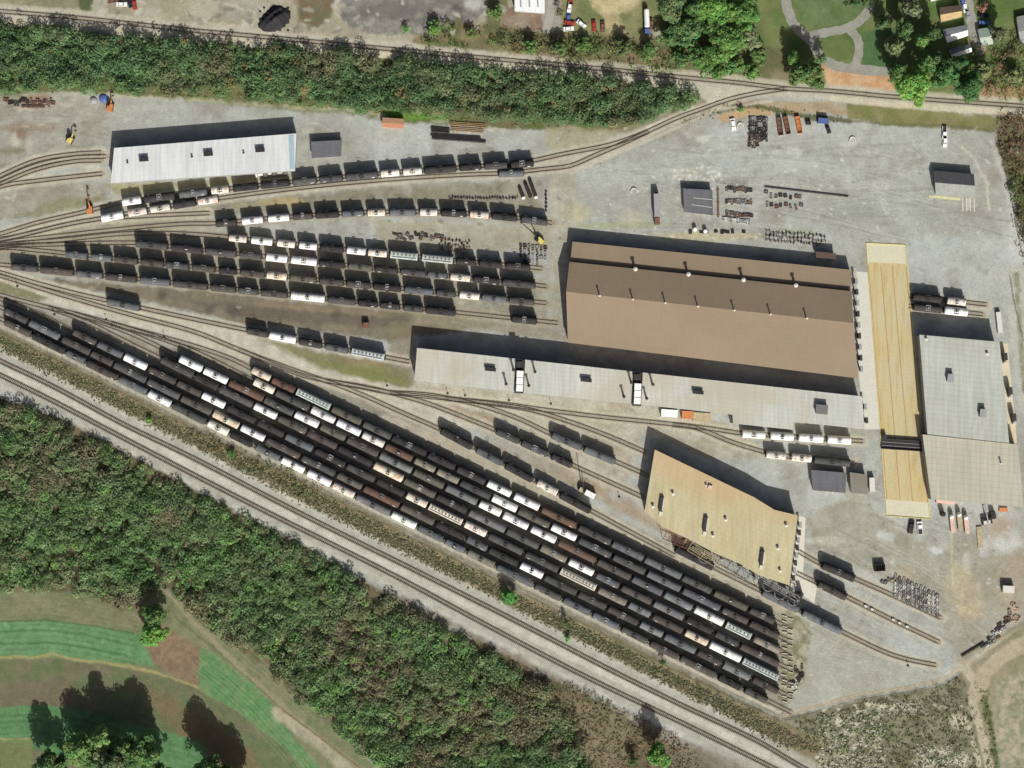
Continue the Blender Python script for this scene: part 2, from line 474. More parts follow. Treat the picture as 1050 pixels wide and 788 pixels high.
ROWS['u4'] = '''234,243.5,254,246,x;256.7,245.5,280.5,249,w;283.5,248.5,303.5,251,c;306,252,326,254.5,w;328,253.5,353,256,k;355,256,375.7,259,w;377,259,397.5,260,x;399.5,261,429.5,265,h;431.5,264.5,466,268,h;467.5,266,488.5,269,k;490.5,268.5,515,272,k;518,272,544,276,k'''
ROWS['u5'] = '''139,250,172.5,254.5,d;175,253,208,256,k;210,256,243.3,260.5,d;245.3,260,269,264,d;272,264,295.7,267,w;297.6,266,326,270.5,w;327,270,354,274,k;356.7,272,382.4,276,o;384,273.5,408.5,278,k;410.5,277,437,281,d;438,279,459,283,g;461,284,483,286.5,x;484.7,285.5,512.4,289.5,k;514.3,289,549.5,294,d'''
ROWS['u6'] = '''66.7,260.5,90.5,262.5,g;93.3,263,115,266,g;117,265,142,268.5,n;144,268,168.5,271.5,n;169.5,271,194.3,274,d;196.7,273.5,221.4,277,n;224.3,275.5,243.3,278,k;246,279,272,282.5,n;273,283,294.7,285.5,y;296.7,283,325.2,287.5,o;327,288,353,291,n;354.8,289.5,380.5,294,n;382.4,293,411.4,297,k;414.3,296,444.7,300,g;446.7,299,467.6,302,d;470.5,302.5,492.4,305,c;493.3,303,520,307.5,g;521,306.5,548.5,311,n'''
ROWS['u7'] = '''11.4,273.5,39,275.5,d;41,275.5,76,280,n;78,280,105.7,284,g;107.6,283,141,287.5,n;143,286.5,175.2,291,g;177,290,213.8,294,n;215.7,292.5,242.4,297,n;244.3,296,265.2,300,d;267,299.5,295.7,305,n;297.6,305,333.8,308.5,w;335.7,305.5,365.2,311,d;367,310,387.6,311.5,k;389.5,311,410.5,315,k;413.3,314,434.3,317.5,d;436.2,316.5,467.6,321.5,k;524,326,551,330.5,k'''
ROWS['u8'] = '''109.5,309,143.8,315,g;252.9,340,274.8,344,n;275.7,345,304.3,350,w;306.2,348,331,353,k;333,353.5,357.6,358,g;359.5,361.5,395.7,368,h'''
ROWS['e1'] = '''760,444,785.7,447,w;788.6,446.5,815,449.5,w;818,448.5,844.8,451.5,w;847.6,449.5,873.3,451.5,w'''
ROWS['e2'] = '''784.8,465.5,806.7,468,x;810.5,469.5,833,472,x;833.5,469.5,872.4,475,d'''
ROWS['e3'] = '''935,304,966,308,k;970,307.5,991,310.5,x'''
ROWS['e4'] = '''936,314.5,966,318.5,n;967,318,993,321,w'''
ROWS['s1'] = '''842,579,877,594,k'''
ROWS['s2'] = '''838,598,868.5,613,n'''
ROWS['s3'] = '''692,563,732,582,k;781,605,819,625,g;822,629,863.5,648.5,g'''
DEG = {'u1': 2, 'u2': 2, 'u3': 3, 'u4': 2, 'u5': 1, 'u6': 2, 'u7': 2, 'u8': 2, 's3': 1}
FIT = {}
for k in list(ROWS):
    cars = []
    for it in ROWS[k].replace('\n', '').split(';'):
        a = it.split(',')
        cars.append((float(a[0]), float(a[1]), float(a[2]), float(a[3]), a[4]))
    ROWS[k] = cars
    xs = [c[0] for c in cars]+[c[2] for c in cars]; ys = [c[1] for c in cars]+[c[3] for c in cars]
    FIT[k] = np.polyfit(xs, ys, DEG.get(k, 1 if k[0] != 'f' else 2))
def ry(k, x): return float(np.polyval(FIT[k], x))
def rowpts(k, x0, x1, st=25):
    n = max(2, int(abs(x1-x0)/st)+1)
    return [(x, ry(k, x)) for x in np.linspace(x0, x1, n)]

# tracks: name -> (control points, label, pale sleepers at the end)
TR = []
def track(pts, label, w=None): TR.append((smooth_path(pts), label))
track([(-60, 6), (0, 12), (76, 18.5), (200, 32), (276, 39), (390, 50), (475, 58), (580, 67.6), (636, 73), (700, 80), (757, 85.5), (807, 91.5), (852, 94), (917, 100), (1050, 109.5), (1130, 115)], 'long single track along the top edge north of the upper wood')
track([(807, 91.5), (776, 96), (747.6, 102.5), (719, 112.5), (693, 122), (664.8, 135), (636, 146), (617, 151), (575, 159), (548, 165)]+rowpts('u1', 520, 125)+[(87.6, 217.6), (38, 229), (0, 240.5), (-60, 256)], 'track curving off the top line and past the white roofed shed to the west')
track([(664.8, 135.5), (640, 147), (610, 160), (585, 170.5), (557, 174)]+rowpts('u2', 520, 104)+[(66.7, 231), (28.6, 240.5), (0, 246), (-60, 258)], 'track just south of the white roofed shed')
track([(-60, 263), (0, 250), (38, 245), (133, 234.5), (190, 230)]+rowpts('u3', 222, 566), 'yard track under the third string of wagons from the white shed')
track([(-60, 266), (0, 252), (60, 247), (130, 240), (190, 240.3)]+rowpts('u4', 234, 556), 'yard track under the fourth string of wagons from the white shed')
track([(-60, 267), (0, 254), (60, 251)]+rowpts('u5', 138, 560), 'yard track under the fifth string of wagons from the white shed')
track([(-60, 268), (0, 255), (35, 257)]+rowpts('u6', 66, 560), 'yard track under the sixth string of wagons from the white shed')
track([(-60, 270)]+rowpts('u7', 0, 572), 'yard track under the long seventh string that starts by the left edge')
track([(-60, 264), (0, 280), (38, 291), (80, 302)]+rowpts('u8', 110, 300)+rowpts('u8', 330, 420), 'yard track with a lone grey wagon and a short string ending in a green hopper')
track([(-60, 266), (0, 283), (57, 301), (133, 323), (200, 341), (245, 359), (300, 379.5), (358.6, 400), (415.7, 425)]+rowpts('m1', 451, 692), 'track curving from the left edge down to the short string beside the big block')
track([(245, 359), (306, 384), (335, 391), (365, 396.5), (400, 403), (457, 409), (514, 414.5), (560, 421), (612, 427.5), (665.7, 433), (702, 436.7), (728, 440)]+rowpts('e1', 760, 885), 'track running close along the south side of the long pale roof')
track([(335, 391), (380, 398.5), (435, 413), (480, 430)]+rowpts('m2', 508, 661), 'track to the yellow roofed shed with three dark wagons')
track([(400, 403), (440, 405.5), (488, 415), (530, 429)]+rowpts('m3', 566, 664), 'track to the yellow roofed shed with two grey wagons')
track([(457, 409), (500, 414), (545, 421), (590, 435), (625, 448), (662, 464)], 'empty track running to the north corner of the yellow roofed shed')
track([(690, 436), (713, 439), (751, 454), (784, 464)]+rowpts('e2', 800, 876), 'track branching to the rusty white wagons by the grey huts')
track([(-60, 286), (0, 303), (38, 313), (76, 322), (114, 332), (168, 346.5), (204.8, 357), (240, 369.5)]+rowpts('f7', 262, 808), 'northernmost track of the big diagonal block')
track([(114, 332), (160, 346), (200, 361), (235, 378)]+rowpts('f6', 262, 809), 'second track from the north of the big diagonal block')
track([(76, 322), (120, 337), (155, 352)]+rowpts('f5', 186, 810), 'third track from the north of the big diagonal block')
track([(50, 316), (90, 331), (130, 351)]+rowpts('f4', 166, 811), 'fourth track from the north of the big diagonal block')
track([(-60, 292), (0, 307), (35, 320)]+rowpts('f3', 76, 812), 'fifth track from the north of the big diagonal block')
track([(-60, 290)]+rowpts('f2', 0, 812), 'second track from the boundary path of the big diagonal block')
track([(-60, 301)]+rowpts('f1', 0, 812), 'track of the big diagonal block nearest the boundary path')
track([(-60, 343), (0, 370.5), (57, 398), (125.7, 435), (200, 471), (303.8, 524.8), (435, 590), (530.5, 638), (635, 692), (700, 724), (776, 760), (824, 788), (900, 828)], 'upper track of the empty double main line')
track([(-60, 357), (0, 385), (57, 413), (131, 452), (200, 488), (265.7, 521.5), (403, 590), (500, 642), (595, 691.5), (700, 742), (793, 788), (860, 823)], 'lower track of the empty double main line beside the woods')
track([(819, 566), (842, 579), (877, 594), (920, 613), (965, 634)], 'short siding east of the yellow shed beside the scrap rows')
track([(817, 588), (838, 598), (868.5, 612.5), (915, 636), (963, 659)], 'middle siding east of the yellow shed with pale blocks on it')
track(rowpts('s3', 692, 864)+[(907, 669), (930, 676.5), (960, 682.5)], 'siding passing south of the yellow shed to the gravel lot')
track([(-60, 215), (0, 186), (38, 170), (76, 162.5), (109, 161)], 'upper stub track west of the white roofed shed')
track([(-60, 216), (0, 192), (38, 186), (105, 178.5)], 'lower stub track west of the white roofed shed')
track([(-60, 210), (0, 181), (38, 165), (76, 158.5), (104, 157)], 'weedy outer stub track west of the white roofed shed')
track([(-60, 212), (0, 189), (38, 174), (76, 166), (104, 165)], 'inner stub track west of the white roofed shed')
track([(-60, 262), (0, 247.5), (45, 236), (95, 226), (150, 222), (215, 219)], 'weedy track between the second and third strings of wagons')
track(rowpts('e3', 932, 1012), 'short track behind the east shed carrying a black and a rusty wagon')
track(rowpts('e4', 932, 1008), 'short track tight behind the east shed carrying a brown and a white wagon')
track([(825, 735)]*1+[(826, 735.2)], 'x') if False else None

# ---- base and regions
CAN[:] = np.array(lin((150, 151, 141)), np.float32)
GR = (148, 148, 134)
def mot(region, a, b, cell, seed, amt=0.6):
    paint(region, a, 6, 4, amt, 0.1, b, seed, cell)
allr = [(GX0, GY0), (GX1, GY0), (GX1, GY1), (GX0, GY1)]
t = np.clip(vnoise((NY, NX), 60/STEP, 21, 4)*1.5+0.5, 0, 1)[..., None]
CAN = CAN*(1-t)+np.array(lin((164, 167, 160)), np.float32)*t
t = np.clip(vnoise((NY, NX), 26/STEP, 22, 4)*2.2-0.1, 0, 1)[..., None]*0.6
CAN = CAN*(1-t)+np.array(lin((134, 130, 116)), np.float32)*t
# north lots above the top line
paint([(-150, -150), (1200, -150), (1200, 112), (1050, 103), (850, 88), (700, 74), (560, 60), (390, 44), (200, 26), (0, 6), (-150, -6)], (146, 140, 118), 2, 1, 1, 0.15, (158, 154, 136), 31, 25)
paint([(-150, -150), (92, -150), (94, 0), (92, 18), (70, 14), (0, 4), (-150, -6)], (112, 112, 84), 4, 5, 0.8, 0.2, (138, 132, 106), 32, 14)
paint([(78, -5), (96, -5), (92, 20), (84, 19)], (74, 84, 50), 3, 3, 0.9, 0.25)
paint([(340, -60), (505, -60), (502, 12), (470, 36), (380, 36), (352, 26)], (112, 110, 103), 4, 5, 1, 0.22, (132, 129, 120), 33, 7)
spot(398, 12, 30, 9, (100, 98, 92), 0.7); spot(486, 4, 9, 6, (168, 170, 158), 0.9); spot(470, 16, 5, 14, (84, 74, 70), 0.8, -0.3)
paint([(300, -10), (345, -10), (338, 14), (325, 30), (308, 22)], (92, 92, 64), 4, 4, 0.9, 0.25, (110, 80, 62), 34, 9)
spot(210, 8, 18, 10, (168, 162, 142), 0.7); spot(245, 12, 26, 8, (140, 138, 126), 0.7)
pline([(230, 3), (262, 12), (258, 28), (225, 26), (205, 22)], 3, (178, 172, 150), 2, 2, 0.6)
paint([(500, -20), (522, -20), (518, 30), (500, 30)], (96, 96, 62), 4, 3, 0.9, 0.2)
paint([(512, 8), (562, 10), (560, 30), (512, 32)], (112, 84, 70), 3, 3, 0.85, 0.2, (130, 118, 100), 36, 10)
paint([(558, -20), (575, -20), (572, 40), (556, 40)], (138, 138, 128), 2, 2, 0.9, 0.1)
paint([(575, -30), (680, -30), (682, 20), (665, 38), (575, 38)], (104, 112, 70), 4, 4, 0.95, 0.2, (124, 122, 84), 37, 16)
paint([(600, -20), (662, -20), (655, 8), (635, 20), (645, 34), (620, 36), (622, 18), (606, 12)], (186, 172, 134), 5, 5, 0.9, 0.15, (160, 148, 110), 38, 9)
# scrub strip north of line
paint([(425, 36), (470, 22), (505, 26), (560, 34), (675, 38), (790, 60), (850, 70), (850, 90), (700, 76), (560, 62), (425, 46)], (86, 90, 56), 4, 4, 0.95, 0.25, (120, 108, 80), 39, 12)
# residential lawns
paint([(675, -40), (860, -40), (1080, -40), (1080, 104), (916, 96), (845, 86), (700, 74), (675, 30)], (84, 104, 56), 4, 3, 1, 0.18, (104, 112, 70), 40, 20)
paint([(812, -20), (900, -20), (893, 4), (870, 22), (835, 30), (820, 20)], (84, 104, 62), 2, 1, 1, 0.15, (96, 112, 74), 41, 14)
paint([(884, 34), (905, 28), (920, 30), (918, 70), (885, 68)], (74, 100, 62), 2, 1, 1, 0.1)
paint([(838, 42), (865, 38), (877, 48), (875, 60), (862, 64), (850, 58)], (92, 106, 62), 2, 1, 1, 0.12)
paint([(700, 40), (800, 50), (845, 90), (700, 78)], (96, 94, 66), 4, 4, 0.8, 0.2)
spot(800, 80, 10, 8, (134, 124, 102), 0.7)
# bare orange soil strip
paint([(842, 62), (852, 70), (880, 75), (913, 78), (920, 94), (880, 92), (848, 89)], (176, 138, 100), 3, 2, 1, 0.12, (186, 156, 122), 42, 10)
paint([(1000, 88), (1060, 88), (1060, 104), (1000, 104)], (160, 126, 96), 4, 3, 0.8, 0.15)
# verge south of the top line, east half
paint([(712, 108), (760, 104), (850, 104), (868, 108), (871, 118), (800, 116), (770, 114), (735, 112)], (152, 136, 108), 3, 2, 1, 0.12, (160, 148, 124), 43, 10)
paint([(868, 106), (930, 110), (1022, 120), (1022, 135), (960, 132), (900, 127), (870, 121)], (112, 114, 70), 3, 2, 1, 0.12, (124, 120, 82), 44, 12)
pline([(700, 126), (722, 117), (750, 110), (775, 109), (800, 114), (830, 120), (872, 124)], 5, (80, 84, 52), 3, 1.5, 0.9)
paint([(735, 118), (760, 111), (790, 114), (795, 119), (760, 120), (740, 126)], (172, 146, 108), 3, 2, 0.9)
pline([(825, 122), (900, 126), (1000, 132), (1024, 135)], 3, (96, 94, 70), 2, 1.5, 0.7)
# the strip of wood and its grassy foot
paint([(-150, 14), (0, 24), (100, 34), (200, 40), (390, 58), (480, 66), (580, 74), (660, 82), (700, 88), (726, 101), (700, 112), (655, 128), (627, 134), (540, 132), (420, 126), (350, 118), (250, 108), (114, 98), (60, 95), (0, 106), (-150, 116)], (88, 98, 58), 4, 4, 1, 0.25, (104, 100, 70), 45, 12)
pline([(580, 134), (630, 135), (660, 130), (700, 114), (730, 103)], 6, (122, 112, 84), 4, 2, 0.8)
paint([(395, 114), (420, 110), (460, 118), (450, 124), (400, 122)], (92, 132, 48), 4, 4, 0.8)
pline([(0, 104), (60, 96), (80, 97), (200, 103), (330, 112), (395, 118)], 4, (170, 168, 140), 3, 2.5, 0.7, 0.5)
# west yard
paint([(-150, 100), (60, 96), (110, 104), (110, 150), (60, 160), (0, 172), (-150, 180)], (138, 134, 120), 6, 5, 0.8, 0.15, (152, 149, 136), 46, 12)
for x, y, rx, ry2, c, a in ((28, 132, 30, 5, (128, 108, 88), 0.6), (15, 145, 5, 9, (176, 172, 152), 0.7), (30, 148, 4, 7, (172, 168, 150), 0.6), (50, 162, 26, 3, (180, 178, 158), 0.7), (100, 155, 12, 4, (176, 172, 150), 0.5), (40, 102, 14, 4, (132, 92, 66), 0.5), (22, 138, 6, 4, (118, 84, 66), 0.6), (12, 155, 14, 4, (96, 100, 66), 0.6), (90, 167, 14, 2.5, (98, 108, 66), 0.6), (150, 112, 40, 4, (166, 168, 152), 0.5), (95, 172, 9, 3, (186, 186, 166), 0.7)):
    spot(x, y, rx, ry2, c, a)
paint([(-150, 196), (0, 200), (60, 186), (112, 190), (110, 205), (60, 214), (0, 226), (-150, 240)], (150, 145, 130), 5, 4, 0.8, 0.12, (138, 131, 114), 47, 10)
paint([(15, 222), (60, 205), (100, 200), (112, 206), (90, 212), (45, 222)], (120, 120, 86), 5, 4, 0.7, 0.15)
# the area between the shed and the strings
paint([(110, 190), (300, 178), (300, 184), (118, 200)], (146, 140, 104), 3, 3, 0.8, 0.15)
paint([(60, 234), (220, 205), (400, 192), (540, 184), (560, 215), (400, 210), (220, 222), (120, 240), (60, 246)], (138, 134, 116), 5, 4, 0.8, 0.15, (120, 114, 92), 48, 14)
spot(290, 207, 26, 5, (160, 146, 104), 0.8); spot(250, 212, 14, 4, (150, 140, 110), 0.6)
for x, y in ((362, 204), (380, 203), (396, 201), (414, 202), (488, 191), (503, 194), (513, 193), (552, 188), (330, 220)): spot(x, y, 3.5, 3.5, (108, 104, 88), 0.6)
paint([(380, 226), (566, 232), (566, 256), (470, 258), (390, 250)], (156, 152, 132), 5, 3, 0.8, 0.12, (144, 138, 116), 49, 10)
pline([(385, 252), (440, 258), (500, 266)], 6, (126, 118, 92), 4, 3, 0.6)
paint([(60, 244), (230, 240), (560, 286), (560, 330), (470, 326), (200, 296), (0, 274), (-150, 262), (-150, 255), (0, 250)], (126, 122, 106), 5, 3, 0.85, 0.15, (144, 141, 125), 50, 12)
# dark oily strip between the seventh string and its neighbour
paint([(20, 282), (120, 292), (215, 298), (300, 309), (400, 318), (470, 325), (520, 334), (420, 345), (400, 350), (300, 336), (250, 334), (190, 318), (110, 300), (40, 290)], (106, 99, 84), 4, 3, 0.95, 0.12, (120, 110, 90), 51, 12)
paint([(190, 308), (420, 325), (415, 338), (250, 326)], (92, 84, 74), 5, 3, 0.7, 0.1)
pline([(270, 312), (330, 318), (400, 324)], 4, (132, 118, 94), 4, 2, 0.6)
for x, y in ((215, 318), (238, 320), (345, 322), (60, 290), (166, 303)): spot(x, y, 5, 5, (74, 68, 60), 0.6)
# triangular weed patch south of the short string
paint([(230, 350), (262, 346), (330, 362), (400, 374), (424, 392), (420, 398), (380, 394), (330, 386), (285, 370)], (126, 116, 88), 4, 3, 1, 0.12, (114, 114, 82), 52, 14)
paint([(330, 372), (420, 380), (418, 394), (370, 392)], (110, 116, 70), 4, 3, 0.8)
paint([(424, 320), (560, 334), (580, 345), (580, 350), (425, 332)], (138, 130, 108), 5, 3, 0.8, 0.1)
paint([(400, 330), (424, 332), (424, 392), (396, 385)], (120, 112, 88), 4, 3, 0.7)
# ladder ballast
paint([(-150, 270), (0, 276), (60, 290), (160, 318), (260, 344), (330, 378), (430, 404), (520, 440), (460, 440), (400, 424), (330, 396), (255, 372), (170, 346), (80, 318), (0, 302), (-150, 292)], (184, 181, 165), 5, 2, 0.95, 0.12, (168, 164, 147), 53, 12)
paint([(-10, 285), (30, 298), (48, 306), (40, 310), (10, 302), (-10, 298)], (112, 112, 80), 3, 2, 0.9, 0.15)
# light gravel south of the long pale roof
paint([(424, 392), (550, 405), (660, 417), (752, 436), (790, 470), (720, 470), (660, 440), (640, 500), (610, 510), (540, 440), (470, 410), (424, 402)], (168, 164, 146), 4, 3, 0.9, 0.12, (152, 144, 124), 54, 14)
for x0, y0, x1, y1 in ((470, 418, 560, 455), (500, 440, 610, 500), (440, 414, 500, 430), (612, 500, 668, 535)):
    pline([(x0, y0), (x1, y1)], 9, (142, 124, 98), 5, 3, 0.65, 0.5)
spot(650, 520, 14, 6, (142, 122, 98), 0.4, 0.5)
# aisles of the diagonal block
paint([(0, 305), (60, 325), (165, 355), (260, 372), (420, 425), (520, 480), (640, 535), (812, 620), (812, 740), (700, 690), (500, 590), (200, 440), (0, 348)], (132, 126, 110), 4, 1, 0.9, 0.15, (146, 141, 124), 55, 9)
# gap path north of block
pline([(395, 430), (450, 452), (540, 500), (600, 524), (700, 575), (800, 625)], 9, (164, 158, 138), 3, 1.5, 0.95, 0.1)
pline([(450, 438), (530, 470), (590, 495), (620, 512), (690, 548)], 9, (146, 130, 104), 5, 2, 0.7, 0.2)
# verge between block and main line
paint([(-150, 268), (0, 340), (100, 388), (200, 440), (300, 488), (400, 538), (500, 590), (600, 640), (700, 690), (805, 740), (850, 760), (860, 800), (820, 780), (700, 712), (600, 662), (500, 612), (400, 562), (300, 512), (200, 460), (100, 410), (0, 358), (-150, 290)], (114, 108, 82), 4, 3, 1, 0.2, (132, 120, 94), 56, 9)
pline([(0, 350), (200, 452), (400, 552), (600, 650), (800, 750)], 7, (96, 98, 62), 6, 4, 0.6, 0.9, 57)
pline([(-100, 288), (0, 335), (34, 351), (87, 376.5), (200, 434), (400, 532), (600, 632), (700, 683), (800, 731)], 3.2, (184, 178, 158), 1.2, 0.8, 0.85, 0.15)
pline([(-100, 295), (0, 341), (34, 358), (87, 383), (200, 441), (400, 540), (600, 640), (700, 691), (800, 739), (845, 729)], 3, (92, 88, 62), 1.5, 1, 0.8, 0.2)
# main line ballast
pline([(-100, 335), (0, 378), (57, 405), (130, 443), (200, 479), (300, 530), (435, 598), (520, 642), (635, 699), (700, 731), (800, 783), (900, 836)], 37, (152, 151, 136), 4, 1.6, 0.95)
pline([(-100, 335), (0, 378), (57, 405), (130, 443), (200, 479), (300, 530), (435, 598), (520, 642), (635, 699), (700, 731), (800, 783), (900, 836)], 32, (166, 166, 152), 5, 2, 0.6, 0.6, 58)
pline([(420, 620), (520, 672), (600, 712), (700, 762), (760, 790)], 10, (120, 108, 92), 4, 2, 0.8, 0.3)
pline([(170, 492), (300, 562), (420, 620)], 8, (108, 102, 84), 4, 2, 0.8, 0.4)
# gravel east of the block and lot
paint([(815, 620), (870, 655), (900, 675), (965, 690), (930, 704), (880, 712), (845, 722), (806, 733), (815, 690), (830, 672), (826, 650), (812, 632)], (150, 150, 136), 4, 2, 0.95, 0.08, (158, 160, 148), 59, 20)
paint([(800, 625), (815, 628), (832, 650), (824, 700), (806, 722), (797, 716), (802, 680)], (156, 150, 128), 2, 2, 0.9, 0.3, (110, 110, 80), 60, 5)
pline([(803, 735), (845, 722), (880, 713), (930, 705), (965, 697), (985, 685), (1010, 668), (1050, 640)], 4, (172, 160, 136), 2, 1.5, 0.9)
pline([(806, 739), (850, 727), (882, 719), (930, 711), (968, 702)], 2.5, (100, 90, 68), 2, 1, 0.8)
# far corner: scrub, rubble, dirt road
paint([(806, 738), (880, 718), (960, 704), (990, 690), (1002, 720), (1012, 788), (1020, 960), (760, 960), (840, 790), (855, 765)], (104, 103, 80), 4, 4, 1, 0.25, (126, 122, 100), 61, 10)
paint([(850, 728), (880, 738), (905, 760), (900, 800), (850, 800), (838, 780), (856, 760)], (150, 146, 124), 5, 6, 0.8, 0.3, (100, 96, 70), 62, 4)
for x, y, rx, ry2 in ((893, 723, 5, 3), (905, 724, 5, 3), (917, 725, 5, 3), (935, 723, 6, 3), (985, 740, 10, 7), (950, 780, 8, 6), (985, 780, 10, 8), (966, 770, 8, 5), (860, 740, 4, 5)): spot(x, y, rx, ry2, (198, 190, 166), 0.7)
paint([(985, 690), (1050, 640), (1200, 580), (1200, 960), (1015, 960), (1012, 790), (1004, 730)], (140, 132, 108), 3, 2, 1, 0.12, (128, 124, 98), 63, 14)
paint([(1020, 700), (1042, 690), (1060, 700), (1060, 800), (1020, 800), (1018, 740)], (124, 128, 104), 4, 4, 0.9, 0.25, (160, 152, 130), 64, 5)
pline([(986, 680), (1000, 700), (996, 720), (1006, 750), (1014, 788), (1022, 860)], 9, (168, 160, 138), 2, 1.5, 1)
pline([(1000, 712), (1010, 690), (1030, 672), (1060, 655), (1120, 625)], 16, (162, 152, 128), 3, 2, 1)
pline([(990, 738), (998, 760), (1004, 785)], 4, (186, 178, 154), 2, 1.5, 0.8)
pline([(990, 672), (1020, 655), (1060, 632)], 5, (92, 92, 64), 3, 2, 0.9)
pline([(1008, 715), (1018, 745), (1022, 790)], 5, (82, 92, 54), 3, 2, 0.85)
# south-west fields
paint([(-150, 596), (0, 602), (80, 602), (118, 618), (142, 622), (166, 596), (205, 636), (240, 660), (280, 684), (300, 712), (330, 732), (372, 772), (400, 810), (430, 960), (-150, 960)], (118, 118, 92), 3, 2, 1, 0.16, (106, 112, 80), 65, 10)
paint([(-150, 636), (0, 638), (50, 636), (110, 645), (142, 650), (152, 668), (158, 684), (120, 680), (60, 674), (0, 675), (-150, 680)], (86, 122, 80), 1, 1, 1, 0.16, (100, 134, 92), 66, 6)
pline([(-150, 664), (0, 660), (60, 660), (130, 672)], 2, (58, 96, 56), 1.5, 1, 0.6)
pline([(-150, 650), (0, 648), (40, 646), (80, 649), (140, 663)], 2, (62, 96, 58), 1.5, 1, 0.5)
pline([(-150, 640), (0, 637.5), (45, 636), (90, 641), (136, 650)], 1.8, (60, 92, 54), 1.5, 1, 0.7)
pline([(-150, 676), (0, 674), (40, 674), (55, 671), (70, 676), (110, 680), (160, 690), (205, 706), (228, 716), (262, 738), (300, 762), (330, 796)], 3, (146, 140, 92), 1.5, 1.5, 0.9)
paint([(-150, 680), (0, 677), (60, 676), (120, 684), (170, 694), (205, 708), (255, 738), (300, 770), (320, 800), (320, 960), (-150, 960)], (94, 104, 72), 2, 1.5, 1, 0.16, (106, 104, 80), 67, 10)
paint([(-150, 702), (0, 700), (70, 696), (80, 720), (60, 728), (0, 726), (-150, 728)], (106, 98, 78), 4, 3, 0.8, 0.15)
paint([(150, 700), (200, 730), (260, 770), (270, 800), (230, 800), (160, 730)], (114, 96, 70), 5, 3, 0.6, 0.12)
paint([(205, 664), (225, 674), (262, 702), (284, 730), (300, 756), (330, 790), (345, 820), (325, 810), (290, 765), (240, 728), (203, 706)], (84, 124, 78), 1, 1.5, 1, 0.2, (104, 130, 86), 68, 5)
paint([(148, 662), (170, 640), (182, 650), (204, 664), (203, 704), (180, 694), (158, 680)], (130, 110, 88), 3, 2, 0.95, 0.2, (118, 100, 82), 69, 4)
pline([(168, 600), (200, 640), (240, 680), (280, 716), (320, 752), (374, 792)], 6, (136, 130, 104), 3, 2, 0.9)
pline([(178, 632), (215, 662), (255, 696), (290, 728)], 2, (92, 100, 62), 1.5, 1, 0.7)
pline([(283, 730), (300, 742), (330, 766), (358, 792)], 12, (160, 154, 132), 4, 2, 0.9, 0.3)
pline([(290, 728), (330, 758), (372, 790)], 2, (112, 98, 72), 1, 0.6, 0.9)
paint([(-150, 728), (0, 726), (40, 722), (80, 728), (110, 735), (160, 748), (190, 756), (210, 765), (215, 800), (150, 800), (110, 790), (0, 758), (-150, 760)], (76, 114, 72), 1, 1.5, 1, 0.2, (90, 124, 82), 70, 5)
pline([(0, 758.5), (32, 758.5)], 2.5, (142, 140, 96), 1.5, 0.8, 0.9)
paint([(-150, 760), (0, 760), (32, 760), (32, 800), (-150, 800)], (104, 112, 70), 3, 2, 0.9, 0.1)
# south scrub opening and wood floor
paint([(-150, 395), (0, 408), (60, 428), (130, 465), (200, 502), (300, 553), (380, 600), (460, 645), (520, 672), (640, 735), (760, 800), (800, 960), (430, 960), (400, 800), (372, 772), (325, 730), (294, 708), (275, 682), (237, 662), (205, 640), (167, 597), (142, 625), (114, 622), (76, 605), (0, 606), (-150, 600)], (84, 82, 58), 4, 4, 1, 0.25, (104, 92, 70), 71, 10)
paint([(585, 715), (625, 730), (650, 745), (640, 800), (600, 800), (590, 760), (570, 740)], (114, 110, 84), 6, 5, 0.9, 0.2, (124, 112, 90), 72, 8)
paint([(700, 760), (760, 792), (780, 830), (660, 830), (670, 770)], (112, 104, 86), 5, 4, 0.8, 0.2)
# big northern lot
for x, y, rx, ry2, c, a in ((640, 180, 60, 14, (162, 166, 156), 0.6), (760, 165, 90, 12, (160, 166, 158), 0.6), (880, 150, 40, 16, (152, 154, 146), 0.5), (590, 220, 12, 12, (178, 172, 134), 0.7), (650, 225, 16, 8, (168, 166, 138), 0.5), (700, 178, 16, 6, (182, 182, 164), 0.6), (722, 142, 9, 4, (186, 188, 172), 0.7), (816, 155, 9, 3, (188, 190, 176), 0.8), (720, 243, 60, 5, (176, 168, 134), 0.7), (640, 232, 50, 3, (150, 156, 114), 0.6), (1042, 250, 10, 24, (186, 190, 184), 0.6), (905, 190, 12, 5, (180, 182, 170), 0.6), (960, 250, 30, 8, (164, 172, 164), 0.6), (1010, 250, 20, 10, (176, 180, 172), 0.5), (884, 212, 40, 12, (142, 146, 138), 0.5), (870, 148, 8, 5, (190, 188, 176), 0.5), (935, 210, 60, 20, (146, 150, 142), 0.4), (815, 238, 20, 3, (130, 140, 96), 0.6), (870, 262, 8, 8, (160, 158, 148), 0.6)):
    spot(x, y, rx, ry2, c, a)
paint([(566, 150), (600, 150), (592, 180), (586, 235), (582, 330), (566, 330), (562, 200)], (164, 162, 146), 5, 3, 0.8, 0.1, (150, 146, 126), 73, 14)
paint([(560, 128), (640, 134), (620, 148), (578, 155), (560, 150)], (152, 148, 122), 5, 4, 0.8, 0.15)
pline([(800, 166), (860, 176), (920, 215), (975, 262), (1010, 290), (1040, 300)], 16, (168, 172, 162), 10, 4, 0.55, 0.3, 74)
pline([(1016, 145), (1026, 170), (1038, 220), (1048, 270)], 5, (176, 176, 162), 3, 2, 0.6)
pline([(985, 150), (1000, 165), (1012, 190), (1014, 215)], 3, (188, 186, 166), 2, 1.5, 0.6)
paint([(1008, 280), (1032, 290), (1036, 350), (1046, 420), (1060, 440), (1060, 270)], (168, 170, 158), 3, 2, 0.8, 0.1)
pline([(1042, 280), (1046, 340), (1050, 400)], 5, (112, 112, 76), 2.5, 2, 0.8, 0.3)
